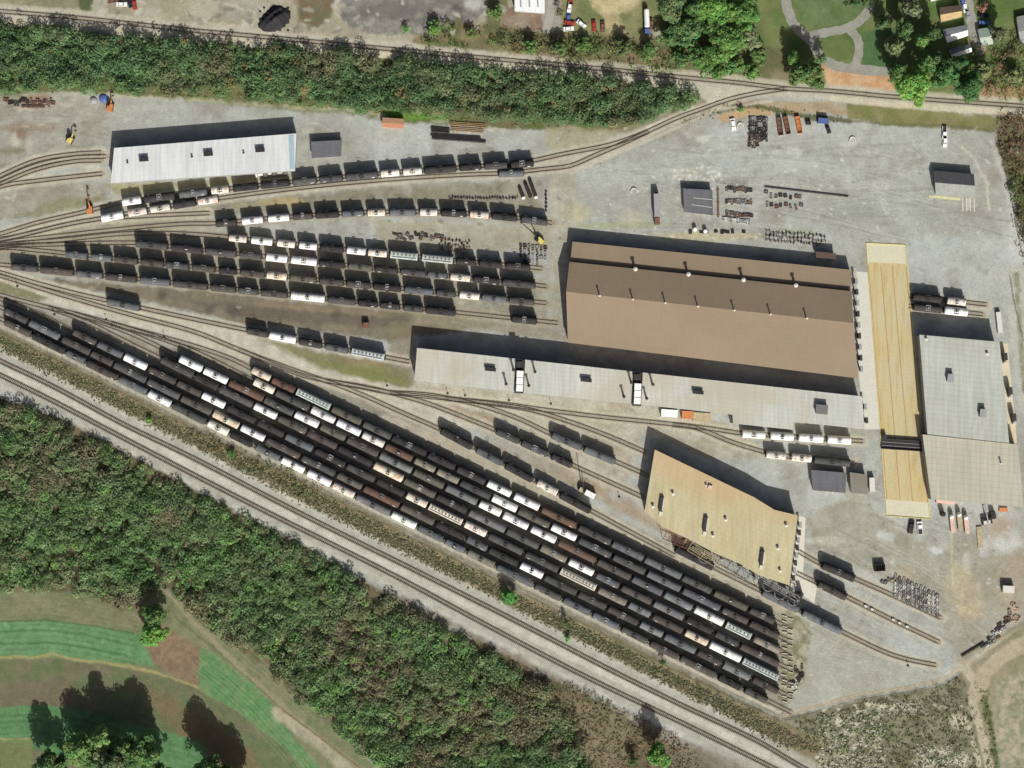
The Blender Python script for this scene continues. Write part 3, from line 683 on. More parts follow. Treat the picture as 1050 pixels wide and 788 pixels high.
paint([(1022, 112), (1050, 112), (1060, 140), (1060, 260), (1048, 240), (1036, 190), (1022, 150)], (92, 88, 60), 4, 3, 1, 0.2, (110, 96, 72), 75, 8)
# south-east work yard
paint([(880, 506), (905, 530), (950, 560), (1050, 545), (1100, 560), (1050, 640), (985, 680), (965, 640), (900, 590), (840, 570), (826, 530)], (152, 148, 130), 6, 4, 0.7, 0.12, (140, 134, 114), 76, 18)
for x, y, rx, ry2, c, a in ((905, 549, 5, 4, (184, 188, 182), 0.8), (911, 553, 5, 5, (184, 188, 182), 0.7), (959, 564, 8, 4, (188, 192, 188), 0.8), (1032, 556, 16, 12, (192, 194, 188), 0.75), (1010, 562, 5, 10, (184, 186, 180), 0.6), (992, 578, 4, 12, (184, 184, 172), 0.6), (984, 600, 14, 22, (172, 160, 128), 0.6), (995, 625, 14, 10, (180, 164, 130), 0.6), (1035, 600, 18, 28, (150, 138, 114), 0.6), (1045, 575, 10, 10, (156, 142, 120), 0.5), (1025, 540, 12, 12, (156, 132, 106), 0.6), (930, 590, 12, 8, (164, 150, 120), 0.6), (860, 480, 20, 10, (142, 140, 126), 0.5), (845, 555, 22, 4, (180, 180, 164), 0.6), (896, 470, 8, 25, (160, 164, 154), 0.7), (1004, 610, 5, 14, (178, 168, 142), 0.5), (1000, 660, 8, 10, (140, 136, 116), 0.5)):
    spot(x, y, rx, ry2, c, a)
pline([(975, 530), (976, 570), (978, 600)], 2.5, (176, 170, 140), 1.5, 1, 0.7)
_r = np.random.default_rng(17)
for i in range(110):
    x, y = _r.uniform(95, 520), _r.uniform(-4, 30)
    spot(x, y+(x-95)*0.015, _r.uniform(1.5, 6), _r.uniform(1, 3), (100, 98, 88) if _r.random() < 0.5 else (180, 178, 164), _r.uniform(0.3, 0.7), _r.uniform(-1, 1), 3)
for i in range(160):
    x = _r.uniform(0, 560); y = _r.uniform(225, 335)
    spot(x, y, _r.uniform(1.2, 4), _r.uniform(0.8, 2), (98, 94, 78) if _r.random() < 0.55 else (166, 163, 146), _r.uniform(0.25, 0.55), 0.1, 2)
for i in range(90):
    x, y = _r.uniform(-10, 112), _r.uniform(108, 235)
    spot(x, y, _r.uniform(1.5, 8), _r.uniform(0.8, 2), (112, 108, 90) if _r.random() < 0.5 else (178, 175, 158), _r.uniform(0.25, 0.55), -0.2, 2.5)
# oil and wheel stains over the yard
rs = np.random.default_rng(91)
for i in range(230):
    x, y = rs.uniform(560, 1045), rs.uniform(110, 720)
    d = rs.random() < 0.5
    spot(x, y, rs.uniform(2, 9), rs.uniform(1.5, 4), (126, 122, 108) if d else (176, 176, 162), rs.uniform(0.15, 0.45), rs.uniform(-0.6, 0.6), 3)
for i in range(60):
    x, y = rs.uniform(0, 560), rs.uniform(105, 130)
    spot(x, y+x*0.04, rs.uniform(2, 9), rs.uniform(1, 3), (178, 176, 158), rs.uniform(0.2, 0.5), 0.05, 3)
for i in range(26):
    x0, y0 = rs.uniform(590, 980), rs.uniform(150, 235); L = rs.uniform(30, 120); a = rs.uniform(-0.3, 0.25)
    pline([(x0, y0), (x0+L*0.5, y0+L*0.5*a+rs.uniform(-3, 3)), (x0+L, y0+L*a)], rs.uniform(1.2, 2.4), (168, 170, 158) if rs.random() < 0.6 else (130, 128, 116), 1.2, 1.5, 0.4)
for i in range(20):
    x0, y0 = rs.uniform(820, 900), rs.uniform(560, 700); L = rs.uniform(30, 90)
    pline([(x0, y0), (x0+L, y0+L*0.45)], rs.uniform(1.2, 2.2), (166, 164, 148) if rs.random() < 0.5 else (132, 128, 112), 1.2, 1.5, 0.35)
for i in range(300):
    x, y = rs.uniform(560, 1045), rs.uniform(125, 260) if rs.random() < 0.6 else rs.uniform(480, 700)
    if y > 480: x = rs.uniform(830, 1045)
    d = rs.random() < 0.55
    spot(x, y, rs.uniform(1.0, 3.0), rs.uniform(0.8, 1.6), (186, 187, 176) if d else (112, 110, 98), rs.uniform(0.3, 0.7), rs.uniform(-1, 1), 2)
for i in range(46):
    x0, y0 = rs.uniform(575, 900), rs.uniform(140, 240); L = rs.uniform(60, 160); a = rs.uniform(-0.12, 0.32)
    for o_ in (0, 4.0):
        pline([(x0, y0+o_), (x0+L*0.5, y0+o_+L*0.5*a+rs.uniform(-2, 2)), (x0+L, y0+o_+L*a)], 1.2, (172, 174, 164) if rs.random() < 0.6 else (132, 131, 120), 0.8, 0.6, 0.5, 0.4, int(rs.integers(1, 999)))
for i in range(26):
    x0, y0 = rs.uniform(840, 960), rs.uniform(520, 640); L = rs.uniform(40, 90); a = rs.uniform(0.2, 0.8)
    for o_ in (0, 4.0): pline([(x0, y0+o_), (x0+L*0.5, y0+o_+L*0.4*a), (x0+L, y0+o_+L*a)], 1.2, (174, 172, 158) if rs.random() < 0.6 else (126, 122, 108), 0.8, 0.6, 0.5, 0.4, int(rs.integers(1, 999)))
for i in range(24):
    y0 = 668+i*1.8; pline([(815+i*0.3, y0-24), (850, y0-16), (900, y0-8), (950, y0-4)], 0.9, (166, 168, 156) if i % 2 else (140, 140, 128), 0.8, 1.2, 0.35, 0.5, 300+i)
for i in range(14):
    pline([(-20, 113+i*1.1), (60, 106+i*2.2), (110, 112+i*2.6)], 1.0, (150, 146, 132) if i % 2 else (122, 114, 98), 0.8, 1.5, 0.4, 0.6, 340+i)
# whitish worn patches and clods
for i in range(120):
    x, y = rs.uniform(575, 900), rs.uniform(140, 245)
    if rs.random() < 0.4: x, y = rs.uniform(690, 740), rs.uniform(172, 186)
    spot(x, y, rs.uniform(0.8, 2.2), rs.uniform(0.7, 1.4), (200, 200, 188), rs.uniform(0.4, 0.8), rs.uniform(-1, 1), 1.5)
# mowing lines in the fields
for k_, base in enumerate(([(-20, 640), (50, 638), (95, 644), (140, 655)], [(-20, 733), (40, 730), (85, 736), (120, 745), (165, 758), (200, 768)], [(206, 672), (235, 694), (266, 722), (300, 760), (325, 792)])):
    for i in range(11):
        o_ = i*(3.0 if k_ != 2 else 2.4)
        q = [(x+(0 if k_ != 2 else -o_*0.55), y+(o_ if k_ != 2 else o_*0.62)) for x, y in base]
        pline(q, 1.0, (66, 94, 60) if i % 2 else (112, 138, 100), 0.7, 0.6, 0.55, 0.7, 400+i+k_*20)
for i in range(9):
    pline([(-20, 608+i*3.2), (50, 606+i*3.2), (110, 620+i*2.6), (145, 630+i*2.2)], 0.9, (134, 132, 104) if i % 2 else (100, 104, 76), 0.8, 0.8, 0.5, 0.6, 460+i)
for i in range(10):
    pline([(172+i*2.2, 612-i*1.5), (215+i*2, 652-i*1.5), (260+i*2, 690-i*1.2), (320+i*2, 742-i)], 0.9, (140, 138, 108) if i % 2 else (102, 106, 78), 0.8, 0.8, 0.45, 0.6, 480+i)
# rubble ground
for i in range(420):
    x, y = rs.uniform(838, 990), rs.uniform(722, 800)
    w_ = 1 if (x < 905 and y > 730) or (x > 940 and y > 765) or y < 730 else 0.1
    if rs.random() < w_*0.8: spot(x, y, rs.uniform(0.9, 3.0), rs.uniform(0.7, 1.8), (190, 186, 168) if rs.random() < 0.7 else (138, 134, 112), rs.uniform(0.4, 0.85), rs.uniform(-1, 1), 1.5)
pline([(-100, 327), (0, 377.5), (57, 405), (130, 443), (200, 479.5), (300, 531), (435, 598), (520, 641), (635, 698), (700, 731), (800, 782), (900, 834)], 7, (184, 183, 168), 2, 1, 0.8, 0.3, 611)
pline([(-100, 318), (0, 359), (57, 386), (125, 424), (200, 460), (300, 512), (435, 578), (530, 626), (635, 681), (700, 713), (790, 757)], 5, (178, 177, 162), 3, 2, 0.7, 0.5, 612)
pline([(-100, 352), (0, 396), (57, 424), (131, 463), (200, 499), (266, 532), (403, 601), (500, 653), (595, 702), (700, 753)], 5, (180, 179, 164), 3, 2, 0.7, 0.5, 613)
# ballast under every track
for i, (pts, lab) in enumerate(TR):
    q = pts[::4]+[pts[-1]]
    main = 'main line' in lab
    top = 'along the top edge' in lab
    blk = 'big diagonal block' in lab or 'boundary path' in lab
    weedy = 'string of wagons' in lab or 'seventh' in lab
    if not main and not blk:
        pline(q, 16 if top else 11, (176, 170, 150) if not weedy else (150, 142, 120), 3, 1.2, 0.75 if weedy else 0.85, 0.15, 80+i)
    pline(q, 5.6, (124, 114, 96) if not main else (138, 132, 116), 1.6, 0.5, 0.55, 0.25, 120+i)
    pline(q, 1.6, (150, 142, 122), 1.2, 0.3, 0.5, 0.2, 160+i)
pline([(-60, 17), (0, 23), (76, 28), (200, 40), (276, 46), (390, 57), (475, 65), (580, 75), (636, 81), (700, 90)], 7, (190, 182, 156), 2, 1, 0.85)
paint([(690, 88), (757, 92), (800, 94), (760, 100), (730, 106)], (176, 172, 152), 2, 1, 0.9, 0.1)
pline([(852, 101), (917, 108), (1050, 117)], 6, (190, 182, 158), 2, 1, 0.8)
pline([(664, 131), (700, 117), (740, 101)], 3, (190, 186, 166), 1.2, 0.8, 0.8)
pline([(585, 178), (640, 155), (690, 133), (735, 113), (790, 104)], 3, (182, 176, 154), 1.5, 0.8, 0.7)
# grain
g = 1+0.10*vnoise((NY, NX), 5/STEP, 97, 3)[..., None]+0.09*vnoise((NY, NX), 1.6/STEP, 98, 2)[..., None]
CAN *= g
CAN = np.clip(CAN*1.08, 0.01, 0.85)

def ground_mat(attr=True, c=(96, 100, 64)):
    m, nt, b = new_mat('ground_cover' if attr else 'far_ground', 0.95)
    p = geo_pos(nt)
    if attr:
        a = N(nt, 'ShaderNodeAttribute'); a.attribute_name = 'cover'
        col = a.outputs['Color']
    else:
        col = ramp(nt, noise(nt, 0.01, 6, 0.6, p), [(0.35, lin(c)), (0.65, lin((84, 92, 58)))])
    n1 = noise(nt, 1.4, 4, 0.75, p); n2 = noise(nt, 0.28, 4, 0.65, p, 0.4)
    col = mixc(nt, 1.0, col, ramp(nt, n1, [(0.3, (0.80,)*3), (0.7, (1.18,)*3)]), 'MULTIPLY')
    col = mixc(nt, 1.0, col, ramp(nt, n2, [(0.3, (0.90, 0.89, 0.87)), (0.7, (1.09,)*3)]), 'MULTIPLY')
    nt.links.new(col, b.inputs['Base Color'])
    bp = N(nt, 'ShaderNodeBump'); bp.inputs['Strength'].default_value = 0.5; bp.inputs['Distance'].default_value = 0.3
    nt.links.new(n1, bp.inputs['Height']); nt.links.new(bp.outputs[0], b.inputs['Normal'])
    return m

def build_ground():
    me = bpy.data.meshes.new('ground')
    x = (PX-CX)*S; y = (CY-PY)*S
    z = np.zeros_like(x)
    co = np.stack([x, y, z], -1).reshape(-1, 3).astype(np.float32)
    idx = np.arange(NX*NY).reshape(NY, NX)
    f = np.stack([idx[:-1, :-1], idx[1:, :-1], idx[1:, 1:], idx[:-1, 1:]], -1).reshape(-1, 4)
    # one wide skirt continues the sheet to the horizon
    nv = NX*NY
    far = 9000.0
    R = np.array([[-far, far, 0], [far, far, 0], [far, -far, 0], [-far, -far, 0]], np.float32)
    inner = [idx[0, 0], idx[0, -1], idx[-1, -1], idx[-1, 0]]
    co = np.vstack([co, R])
    me.vertices.add(len(co)); me.vertices.foreach_set('co', co.ravel())
    ff = f.astype(np.int32)
    skirt = np.array([[inner[0], inner[1], nv+1, nv+0], [inner[1], inner[2], nv+2, nv+1], [inner[2], inner[3], nv+3, nv+2], [inner[3], inner[0], nv+0, nv+3]], np.int32)[:, ::-1]
    allf = np.vstack([ff, skirt])
    me.loops.add(allf.size); me.loops.foreach_set('vertex_index', allf.ravel())
    me.polygons.add(len(allf))
    me.polygons.foreach_set('loop_start', np.arange(0, allf.size, 4, dtype=np.int32))
    me.polygons.foreach_set('loop_total', np.full(len(allf), 4, np.int32))
    mi = np.zeros(len(allf), np.int32); mi[-4:] = 1
    me.materials.append(ground_mat(True)); me.materials.append(ground_mat(False))
    me.polygons.foreach_set('material_index', mi)
    me.update(); me.validate()
    at = me.attributes.new('cover', 'FLOAT_COLOR', 'POINT')
    c = np.ones((len(co), 4), np.float32); c[:nv, :3] = CAN.reshape(-1, 3)
    at.data.foreach_set('color', c.ravel())
    o = link(bpy.data.objects.new('ground', me))
    tag(o, kind='structure')
build_ground()

def sheet_mat(name, c, c2, amt=0.5, sc=0.25):
    m, nt, b = new_mat(name, 0.92)
    p = geo_pos(nt)
    f = noise(nt, sc, 6, 0.7, p, 0.5)
    col = ramp(nt, f, [(0.35, lin(c)), (0.65, lin(c2))])
    n1 = noise(nt, 1.6, 4, 0.7, p)
    col = mixc(nt, 1.0, col, ramp(nt, n1, [(0.3, (0.86,)*3), (0.7, (1.12,)*3)]), 'MULTIPLY')
    nt.links.new(col, b.inputs['Base Color'])
    return m

def ribbon(pts, width, z, name, mat, kind='structure', jag=0.12):
    """a sheet following a path given in survey steps, width in metres"""
    p = smooth_path(pts, 3.0)
    w = [P(a, b, z) for a, b in p]
    mb = MB(); L = []; R = []
    for i in range(len(w)):
        a = Vector(w[max(i-1, 0)]); b = Vector(w[min(i+1, len(w)-1)])
        d = (b-a); d.z = 0; d.normalize(); n = Vector((-d.y, d.x, 0))
        wl = width/2*(1+random.uniform(-jag, jag)); wr = width/2*(1+random.uniform(-jag, jag))
        L.append(tuple(Vector(w[i])+n*wl)); R.append(tuple(Vector(w[i])-n*wr))
    for i in range(len(w)-1): mb.quad(R[i], R[i+1], L[i+1], L[i])
    return tag(mb.build(name, mat), kind=kind)

road_m = sheet_mat('worn_asphalt', (134, 132, 122), (154, 152, 140))
ribbon([(806, -60), (806, 0), (810, 17), (818, 30), (832, 42), (840, 56), (853, 66), (868, 70), (900, 73), (914, 74)], 4.2, 0.004, 'road', road_m)
ribbon([(829, 37), (845, 34), (871, 28), (888, 15), (893, 2), (895, -40)], 3.8, 0.008, 'road', road_m)
ribbon([(871, 30), (880, 42), (880, 58), (875, 70)], 3.6, 0.012, 'road', road_m)
ribbon([(985, -70), (992, 0), (997, 25), (1003, 46), (1008, 56)], 4.6, 0.004, 'road', road_m)
ribbon([(566, -70), (566, -10), (564, 14), (560, 34)], 3.4, 0.004, 'path', sheet_mat('gravel_path', (150, 148, 136), (166, 162, 148)))

# ------------------------------------------------------------ railway tracks
def build_track(pts, label):
    cx_, cy_ = pts[len(pts)//2]
    o = empty('railway_track', P(cx_, cy_, 0), 0, label, 'railway track', 'railway tracks')
    w = [Vector(P(a, b, 0)) for a, b in pts]
    # resample
    cum = [0.0]
    for i in range(1, len(w)): cum.append(cum[-1]+(w[i]-w[i-1]).length)
    tot = cum[-1]
    def at(s):
        s = min(max(s, 0), tot-1e-4)
        import bisect
        i = min(bisect.bisect_right(cum, s)-1, len(w)-2)
        t = (s-cum[i])/max(1e-9, cum[i+1]-cum[i])
        d = (w[i+1]-w[i]).normalized()
        return w[i].lerp(w[i+1], t), d
    pale = 'block' in label
    sl = MB(); n = int(tot/0.75)
    for i in range(n):
        p, d = at(i*0.75+random.uniform(-0.05, 0.05))
        a = math.atan2(d.y, d.x)+random.uniform(-0.03, 0.03)
        sl.box((p.x, p.y, 0.07), (0.26, 2.6+random.uniform(-0.1, 0.1), 0.12), a, 0)
    so = sl.build('sleepers', M['sleeper_dark' if 'main line' in label else 'sleeper'], o); so['kind'] = 'stuff'
    for sgn in (-1, 1):
        rb = MB(); prev = None
        k = max(2, int(tot/3.0))
        for i in range(k+1):
            p, d = at(tot*i/k)
            nn = Vector((-d.y, d.x, 0))
            c = p+nn*(sgn*0.75)
            ring = [(c+nn*0.085+Vector((0, 0, 0.13))), (c+nn*0.085+Vector((0, 0, 0.30))), (c-nn*0.085+Vector((0, 0, 0.30))), (c-nn*0.085+Vector((0, 0, 0.13)))]
            if prev:
                for q in range(3): rb.quad(tuple(prev[q]), tuple(ring[q]), tuple(ring[q+1]), tuple(prev[q+1]))
            prev = ring
        rb.build('rail', M['rail_steel'], o)
for pts, lab in TR: build_track(pts, lab)

# ------------------------------------------------------------ wagons
CACHE = {}
def q5(L): return round(L*2)/2
def bogie_mesh():
    if 'bogie' not in CACHE:
        b = MB()
        for sy in (-1, 1):
            b.box((0, sy*0.98, 0.72), (2.3, 0.16, 0.34)); b.box((0, sy*0.98, 0.55), (0.7, 0.18, 0.4))
            for sx in (-0.88, 0.88):
                b.tube((sx, sy*0.70, 0.76), (sx, sy*0.82, 0.76), 0.46, seg=14)
        for sx in (-0.88, 0.88): b.tube((sx, -0.95, 0.76), (sx, 0.95, 0.76), 0.08, seg=6)
        b.box((0, 0, 0.85), (0.4, 2.0, 0.3))
        CACHE['bogie'] = b.mesh('bogie', M['black_iron'])
    return CACHE['bogie']
def frame_mesh(L):
    k = ('frame', L)
    if k not in CACHE:
        b = MB(); h = L/2
        b.box((0, 0, 1.08), (L-0.5, 0.5, 0.35))
        for s in (-1, 1):
            b.box((s*(h-0.75), 0, 1.28), (1.1, 2.5, 0.10))          # end platform
            b.box((s*(h-0.28), 0, 1.12), (0.16, 2.7, 0.36))         # headstock
            b.box((s*(h-0.05), 0, 0.92), (0.5, 0.26, 0.26))         # coupler
            for y in (-1.2, 1.2):
                b.box((s*(h-0.25), y, 1.75), (0.05, 0.05, 0.95))
            b.box((s*(h-0.25), 0, 2.2), (0.05, 2.4, 0.05))
            b.box((s*(h-2.2), 0, 1.38), (0.5, 2.1, 0.5))            # saddle
        CACHE[k] = b.mesh('underframe', M['black_iron'])
    return CACHE[k]
def barrel_mesh(L, r):
    k = ('barrel', L, r)
    if k not in CACHE:
        b = MB(); h = L/2-0.42
        prof = [(-h, 0.15*r), (-h+0.03, 0.55*r), (-h+0.12, 0.84*r), (-h+0.28, 0.97*r), (-h+0.5, r)]
        n = 6
        prof += [(-h+0.5+(2*h-1.0)*i/n, r) for i in range(1, n)]
        prof += [(-x, rr) for x, rr in reversed(prof[:5])]
        b.lathe_x(prof, 28, (0, 0, 1.28+r))
        CACHE[k] = b.mesh('tank_barrel', M['paint'], True)
    return CACHE[k]
def hatch_mesh(r, mat, wide):
    k = ('hatch', r, mat, wide)
    if k not in CACHE:
        b = MB(); z = 1.28+2*r
        b.tube((0, 0, z-0.15), (0, 0, z+0.42), 0.46, seg=12)
        b.tube((0, 0, z+0.42), (0, 0, z+0.50), 0.36, seg=12)
        b.tube((0.75, 0.2, z-0.1), (0.75, 0.2, z+0.3), 0.13, seg=8)
        b.tube((-0.75, -0.2, z-0.1), (-0.75, -0.2, z+0.3), 0.13, seg=8)
        for y in (-1.0, 1.0):
            b.box((0, y, z-0.02), (wide*0.8, 0.26, 0.06))
            for x in (-wide/2, 0, wide/2): b.box((x, y*1.18, z+0.45), (0.06, 0.06, 0.95))
            b.box((0, y*1.18, z+0.92), (wide, 0.06, 0.06))
            b.tube((0.3, y*1.22, z-0.1), (0.3, y*1.45, 1.1), 0.05, seg=5)
            b.tube((-0.3, y*1.22, z-0.1), (-0.3, y*1.45, 1.1), 0.05, seg=5)
        for x in (-wide/2, wide/2): b.box((x*0.8, 0, z-0.03), (0.16, 2.0, 0.06))
        CACHE[k] = b.mesh('hatch_platform', M[mat])
    return CACHE[k]
def marks_mesh(L, r, v):
    k = ('marks', L, r, v)
    if k not in CACHE:
        b = MB(); z0 = 1.28+r; rr = r+0.012
        def patch(x0, x1, a0, a1):
            n = 3
            for i in range(n):
                t0 = a0+(a1-a0)*i/n; t1 = a0+(a1-a0)*(i+1)/n
                b.quad((x0, rr*math.cos(t0), z0+rr*math.sin(t0)), (x1, rr*math.cos(t0), z0+rr*math.sin(t0)), (x1, rr*math.cos(t1), z0+rr*math.sin(t1)), (x0, rr*math.cos(t1), z0+rr*math.sin(t1)))
        A = math.radians
        for sd in (1,):
            def pp(x0, x1, a, c): patch(x0, x1, A(a) if sd > 0 else A(180-a), A(c) if sd > 0 else A(180-c))
            e = -L/2+1.7
            if v in (0, 2):
                pp(e, e+1.3, 30, 42)
            if v in (1, 2):
                e2 = L/2-3.1
                pp(e2, e2+1.3, 30, 40)
            if v == 3:
                pp(-0.7, 0.5, 58, 76)
        CACHE[k] = b.mesh('reporting_marks', M['offwhite'])
    return CACHE[k]
def hopper_mesh(L):
    k = ('hopper', L)
    if k not in CACHE:
        b = MB(); h = L/2-0.7
        sec = [(-1.35, 1.5), (-1.55, 2.2), (-1.55, 4.0), (-1.25, 4.45), (0, 4.62), (1.25, 4.45), (1.55, 4.0), (1.55, 2.2), (1.35, 1.5)]
        n0 = len(b.v)
        for x in (-h, h):
            for y, z in sec: b.v.append((x, y, z))
        m = len(sec)
        for i in range(m-1): b.f.append((n0+i+1, n0+i, n0+m+i, n0+m+i+1)); b.m.append(0)
        b.f.append(tuple(n0+i for i in range(m))); b.m.append(0)
        b.f.append(tuple(n0+m+i for i in reversed(range(m)))); b.m.append(0)
        for i in range(3):
            x = -h+1.8+(2*h-3.6)*i/2
            b.box((x, 0, 1.1), (2.6, 2.2, 0.9), 0, 0, 1.0)
        k2 = int(2*h/1.0)
        for i in range(k2+1):
            x = -h+2*h*i/k2
            for y in (-1.58, 1.58): b.box((x, y, 3.0), (0.1, 0.08, 2.0))
        CACHE[k] = b.mesh('hopper_body', M['paint'])
    return CACHE[k]
def hatches_mesh(L):
    k = ('hatches', L)
    if k not in CACHE:
        b = MB(); h = L/2-1.3
        n = max(6, int(2*h/1.5))
        for i in range(n):
            x = -h+2*h*(i+0.5)/n
            b.box((x, 0.0, 4.70), (0.62, 0.7, 0.16)); b.box((x, 0.0, 4.79), (0.12, 0.8, 0.05))
        for y in (-0.95, 0.95): b.box((0, y, 4.66), (2*h, 0.3, 0.05))
        CACHE[k] = b.mesh('roof_hatches', M['weathered'])
    return CACHE[k]

COLR = {'k': (60, 59, 59), 'd': (80, 80, 79), 'g': (98, 101, 103), 'l': (118, 121, 121), 'n': (80, 75, 71), 'r': (98, 80, 70), 'o': (92, 90, 82),
        'w': (238, 239, 236), 'c': (216, 213, 200), 'x': (222, 220, 211), 'y': (216, 211, 191), 'h': (184, 194, 188), 'j': (206, 201, 184), 't': (130, 125, 112)}
WORD = {'k': 'black tank car', 'd': 'dark grey tank car', 'g': 'blue-grey tank car', 'l': 'steel grey tank car', 'n': 'dark brown tank car', 'r': 'reddish brown tank car',
        'o': 'olive-brown tank car', 'w': 'white tank car', 'c': 'cream tank car', 'x': 'white tank car with rust', 'y': 'cream tank car with rust',
        'h': 'pale green covered hopper car', 'j': 'cream covered hopper car', 't': 'mottled tan tank car'}
ORD = ['first', 'second', 'third', 'fourth', 'fifth', 'sixth', 'seventh', 'eighth', 'ninth', 'tenth', 'eleventh', 'twelfth', 'thirteenth', 'fourteenth', 'fifteenth', 'sixteenth', 'seventeenth', 'eighteenth', 'nineteenth', 'twentieth', 'twenty-first', 'twenty-second', 'twenty-third', 'twenty-fourth', 'twenty-fifth', 'twenty-sixth', 'twenty-seventh', 'twenty-eighth']
ROWN = {'f1': 'outermost block row', 'f2': 'second outermost block row', 'f3': 'third outermost block row', 'f4': 'middle block row',
        'f5': 'third block row from the north', 'f6': 'second block row from the north', 'f7': 'northernmost block row',
        'm1': 'short string above the block', 'm2': 'trio before the yellow shed', 'm3': 'pair nearest the long pale roof',
        'u1': 'string hugging the white shed', 'u2': 'second string below the white shed', 'u3': 'third string below the white shed', 'u4': 'fourth string below the white shed',
        'u5': 'fifth string below the white shed', 'u6': 'sixth string below the white shed', 'u7': 'long string starting at the left edge', 'u8': 'track north of the weedy triangle',
        'e1': 'white foursome below the long roof', 'e2': 'string above the grey huts', 'e3': 'outer pair behind the east shed', 'e4': 'inner pair behind the east shed'}
GRP = 'railway wagons standing in the yard'
wr = random.Random(5)
for k, cars in ROWS.items():
    for i, (x1, y1, x2, y2, t) in enumerate(cars):
        ya, yb = ry(k, x1), ry(k, x2)
        if k[0] != 's':
            ya = ya*0.75+y1*0.25 if abs(ya-y1) > 1.5 else ya
            yb = yb*0.75+y2*0.25 if abs(yb-y2) > 1.5 else yb
            ya, yb = ry(k, x1), ry(k, x2)
        a = Vector(P(x1, ya, 2.5)); b = Vector(P(x2, yb, 2.5))
        L = q5((b-a).length+0.15); c = (a+b)/2
        ang = math.atan2(b.y-a.y, b.x-a.x)
        if wr.random() < 0.5 and k not in ('e1',): ang += math.pi
        if k in ROWN:
            where = '%s from west in the %s' % (ORD[i], ROWN[k])
        else:
            where = {'s1': 'alone on the siding by the scrap rows', 's2': 'alone on the middle siding east of the yellow shed',
                     's3': ['under the frames at the west end of the gantry', 'under the gantry hoops by the yellow shed', 'alone on the curved siding at the gravel lot'][i]}[k]
        hop = t in 'hj'
        o = empty('hopper_car' if hop else 'tank_car', (c.x, c.y, 0), ang, '%s, %s' % (WORD[t], where), 'hopper car' if hop else 'tank car', GRP)
        v = wr.uniform(0.86, 1.14)
        cl = [min(1, q*v*wr.uniform(0.97, 1.03)) for q in lin(COLR[t])]
        def part(name, me):
            p = link(bpy.data.objects.new(name, me)); p.parent = o
            return p
        if hop:
            bd = part('hopper_body', hopper_mesh(L)); bd.color = (*cl, 1)
            part('roof_hatches', hatches_mesh(L))
        else:
            r = 1.60 if L < 10.5 else (1.68 if L < 13.5 else 1.75)
            bd = part('tank_barrel', barrel_mesh(L, r)); bd.color = (*cl, 1)
            if t in 'xy':
                bd.material_slots[0].link = 'OBJECT'; bd.material_slots[0].material = M['rusty_paint']
            light = t in 'wcxy'
            part('hatch_platform', hatch_mesh(r, wr.choice(['dark_metal', 'weathered']) if light else wr.choice(['black_iron', 'dark_metal', 'dark_metal', 'weathered', 'galv']), wr.choice([1.4, 1.8, 2.3])))
            if not light and wr.random() < 0.8: part('reporting_marks', marks_mesh(L, r, wr.choice([0, 0, 1, 3])))
        part('underframe', frame_mesh(L))
        for s in (-1, 1):
            bg = part('bogie', bogie_mesh()); bg.location = (s*(L/2-2.1), 0, 0)

# ------------------------------------------------------------ buildings
def centre(poly): return (sum(p[0] for p in poly)/len(poly), sum(p[1] for p in poly)/len(poly))
def shed(poly, h, name, label, wall, roof, cat='building', over=0.25, zs=None, group=None):
    """prism building: outline in survey steps seen at roof level; zs gives a height for each corner"""
    c = centre(poly)
    o = empty(name, P(c[0], c[1], 0), 0, label, cat, group)
    zs = zs or [h]*len(poly)
    top = [P(x, y, z) for (x, y), z in zip(poly, zs)]
    cc = Vector(P(c[0], c[1], h))
    ins = []
    for t_ in top:
        v = Vector((t_[0]-cc.x, t_[1]-cc.y, 0)); l = v.length
        v *= (l-over*1.4)/l
        ins.append((cc.x+v.x, cc.y+v.y, t_[2]-0.12))
    w = MB(); n = len(poly)
    for i in range(n):
        a, b = ins[i], ins[(i+1) % n]
        w.quad((a[0], a[1], 0), (b[0], b[1], 0), b, a)
    w.build('wall', wall, o)
    r = MB()
    r.poly(top[::-1] if area(top) < 0 else top)
    for i in range(n):
        a, b = top[i], top[(i+1) % n]
        r.quad((a[0], a[1], a[2]-0.35), (b[0], b[1], b[2]-0.35), b, a)
    r.poly([(p[0], p[1], p[2]-0.35) for p in (top if area(top) < 0 else top[::-1])])
    ro = r.build('roof', roof, o)
    return o
def area(p): return sum(p[i][0]*p[(i+1) % len(p)][1]-p[(i+1) % len(p)][0]*p[i][1] for i in range(len(p)))/2

